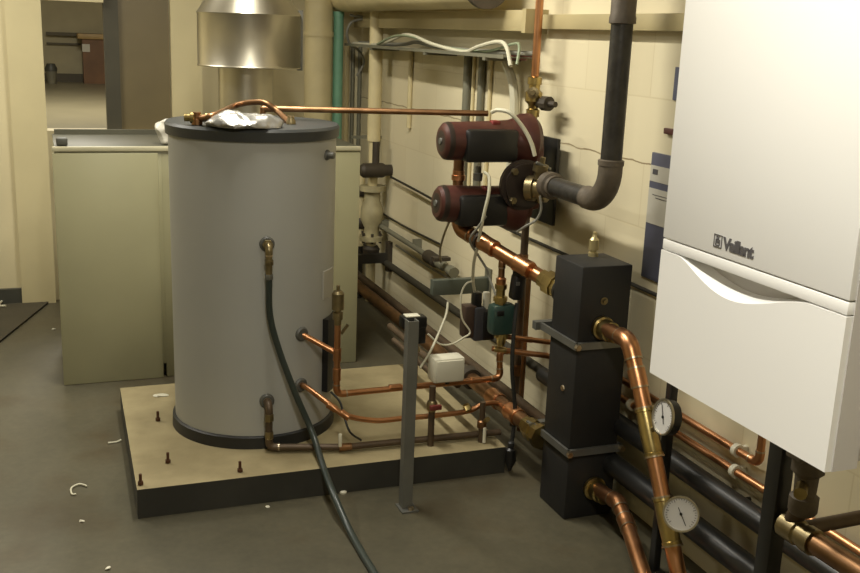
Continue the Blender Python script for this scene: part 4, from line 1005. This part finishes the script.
# boiler underside pipework
XU = 1.5
uv = thing('boiler_service_valve', P(805, 490, x=XU), 'bronze service valve under the right side of the boiler', 'valve')
c = P(805, 492, x=XU); zt_ = BZ0 + .01
MB().cyl((c.x, c.y, c.z - .03), (c.x, c.y, zt_), .02).build('tail_pipe', M['copper_paint'], uv)
MB().lathe((c.x, c.y, c.z - .05), (0, 0, 1), [(0, .026), (.01, .032), (.04, .032), (.045, .024), (.09, .026), (.1, .036), (.13, .036), (.135, .026), (.18, .026), (.185, .038), (.22, .038)], 12).build('body', M['irondull'], uv)
MB().cyl(c + V((-.02, -.01, .02)), c + V((-.05, -.04, .02)), .014, seg=10).build('test_nipple', M['brass'], uv)
MB().box(c + V((.0, -.0, .09)), (.09, .05, .02), bev=.004).build('lever', M['irondull'], uv)
q0 = P(793, 529, x=XU); q1 = P(858, 571, x=XU)
bp = thing('boiler_return_pipe', q0, 'thick dull copper pipe leaving the frame at lower right', 'pipe')
dq = (q1 - q0)
MB().cyl(q0, q0 + dq * 3, .024).build('pipe', M['copper_dull'], bp)
MB().lathe(q0 - dq.normalized() * .03, dq, [(0, .02), (.005, .03), (.05, .03), (.055, .026), (.07, .026), (.072, .03), (.1, .03)], 12).build('union', M['brass_dull'], bp)
MB().cyl(q0 - dq.normalized() * .01, V((c.x, c.y, c.z - .02)), .02).build('elbow_link', M['copper_paint'], bp)
q0 = P(812, 527, x=XU + .05); q1 = P(866, 514, y=q0.y)
dr2 = thing('cross_pipe', q0, 'dark brown level pipe crossing below the boiler to the right edge', 'pipe')
MB().cyl(V((q0.x - .03, q0.y, q0.z)), V((XW - .06, q0.y, q1.z + (q0.z - q1.z) * .0)), .016).build('pipe', M['copper_paint'], dr2)
MB().lathe(V((XW - .0, q0.y, q1.z)), (-1, 0, 0), [(0, .03), (.012, .03), (.014, .02), (.07, .02)]).build('wall_flange', M['irondull'], dr2)

# small copper pipes on the wall beneath the boiler
XC = 1.965
z1_ = P(735, 449, x=XC).z; z2_ = P(735, 471, x=XC).z
yb1 = P(759, 463, x=XC).y
pc1 = thing('wall_copper_pipe', (XC, 2.6, z1_), 'upper small copper pipe on the wall ending in an elbow by the stand leg', 'pipe')
pipe_parts(pc1, [V((XC, 3.1, z1_)), V((XC, yb1, z1_)), V((XC, yb1, z1_ + .5))], .0125, M['copper'], R=.025)
pc2 = thing('wall_copper_pipe', (XC, 2.6, z2_), 'lower small copper pipe on the wall passing behind the stand leg', 'pipe')
MB().cyl(V((XC, 3.1, z2_)), V((XC, .8, z2_)), .0125).build('pipe', M['copper'], pc2)
ck = []
for (px, py, z_, lb) in ((735, 447, z1_, 'white pipe clip on the upper small copper wall pipe'), (733, 468, z2_, 'white pipe clip on the lower small copper wall pipe'), (630, 400, z2_ + .0, 'white pipe clip seen between manifold box and sloping copper pipe')):
    c = P(px, py, x=XC - .01); y = c.y
    if not ck:
        k0 = thing('pipe_clip', (XC, y, z_), lb, 'clip', 'white pipe clips on the block wall')
        MB().lathe((XC, y - .009, z_), (0, 1, 0), [(0, .014), (0, .021), (.018, .021), (.018, .014)], 20).build('ring', M['white_pl'], k0)
        MB().bb((XC + .012, y - .008, z_ - .012), (XW, y + .008, z_ + .012)).build('base', M['white_pl'], k0); ck.append(k0)
    else:
        c2 = copy_tree(k0); c2.location = (XC, min(y, 3.0), z_); c2['label'] = lb
c = P(750, 499, x=XW)
tag(MB().cyl((XW - .02, c.y, c.z), (XW, c.y, c.z), .008, seg=8).build('wall_screw', M['darksteel']), 'small dark screw in the wall below the copper pipes', 'screw')

# ------------------------------------------------------------------ litter on the floor
wl = M['white_cable']
tag(MB().sweep(spline([P(71, 489, z=.004), P(72, 494, z=.004), P(76, 494, z=.005)][::-1] + [P(74, 486, z=.006), P(80, 484, z=.006), P(87, 486, z=.006)]), .0035, 8).build('cable_tie', wl), 'curled white cable tie on the floor left of the plinth', 'cable tie')
tag(MB().sweep(spline([P(108, 443, z=.004), P(116, 442, z=.004), P(121, 440, z=.006)]), .004, 8).build('cable_tie', wl), 'straight white cable tie on the floor beside the plinth edge', 'cable tie')
for k, (px, py, lb) in enumerate(((82, 521, 'tiny pale scrap on the floor below the curled cable tie'), (268, 506, 'white torn scrap on the floor in front of the plinth'), (54, 329, 'pale scrap on the floor near the dark floor patch'), (108, 568, 'tiny pale scrap at the bottom of the floor'))):
    p = P(px, py, z=.004); s_ = MB(); s_.sphere(p, .008, (1.3, .8, .4), 2)
    for v in s_.bm.verts: v.co += noise.noise_vector(v.co * 80 + V((k, 0, 0))) * .006; v.co.z = max(v.co.z, .0005)
    tag(s_.build('litter_scrap', M['white_pl'], ang=20), lb, 'scrap', 'pale scraps on the floor')
p = P(338, 492, z=.006)
tag(MB().lathe((p.x + .02, p.y, .0), (0, 0, 1), [(0, .014), (.006, .014), (.01, .008)], 8).build('litter_scrap', M['white_pl']), 'small pale round scrap on the floor by the hose', 'scrap')
p = P(161, 396, z=ZP)
s_ = MB(); s_.sphere(p + V((0, 0, .004)), .02, (1.6, .8, .3), 2)
for v in s_.bm.verts: v.co += noise.noise_vector(v.co * 60) * .008; v.co.z = max(v.co.z, ZP + .0005)
tag(s_.build('paper_scrap', M['white_pl'], ang=20), 'small white scrap on the plinth beside the tank', 'scrap')

# ------------------------------------------------------------------ lights
LT = dict(a=(.35, 1.5), b=(.9, 4.6), c=(-1.7, 3.4))
def lamp(x, y, z, L, E, lab):
    t = thing('ceiling_light', (x, y, z), lab, 'ceiling light', 'fluorescent battens on the ceiling')
    MB().bb((x - .07, y - L / 2, z), (x + .07, y + L / 2, ZC), bev=.005).build('housing', M['white_pl'], t)
    MB().cyl((x, y - L / 2 + .03, z - .02), (x, y + L / 2 - .03, z - .02), .014, seg=12).build('tube', M['tube_glass'], t)
    ld = bpy.data.lights.new('lamp', 'AREA'); ld.shape = 'RECTANGLE'; ld.size = .1; ld.size_y = L; ld.energy = E; ld.color = LIGHTCOL
    lo = bpy.data.objects.new('lamp', ld); COL.objects.link(lo); lo.parent = t; lo.location = (0, 0, -.05)
lamp(.3, .7, ZC - .07, 1.2, 54, 'fluorescent batten overhead nearest the viewer')
lamp(.7, 3.9, ZC - .07, 1.5, 66, 'fluorescent batten overhead in front of the tank')
lamp(-1.0, 5.3, ZC - .07, 1.2, 50, 'fluorescent batten overhead near the back wall')
ld = bpy.data.lights.new('hall_fill', 'AREA'); ld.size = .8; ld.energy = 90; ld.color = LIGHTCOL  # unseen area light added to brighten the space beyond the opening
lo = bpy.data.objects.new('hall_fill', ld); COL.objects.link(lo); lo.location = (.3, 8.2, HZ + 1.95)

w = bpy.data.worlds.new('world'); SC.world = w; w.use_nodes = True
w.node_tree.nodes['Background'].inputs[0].default_value = (.5, .48, .4, 1); w.node_tree.nodes['Background'].inputs[1].default_value = .05
vs = SC.view_settings; SC.display_settings.display_device = 'sRGB'
vs.view_transform = 'Standard'; vs.look = 'None'; vs.gamma = 1; vs.use_curve_mapping = False; vs.exposure = 0.0
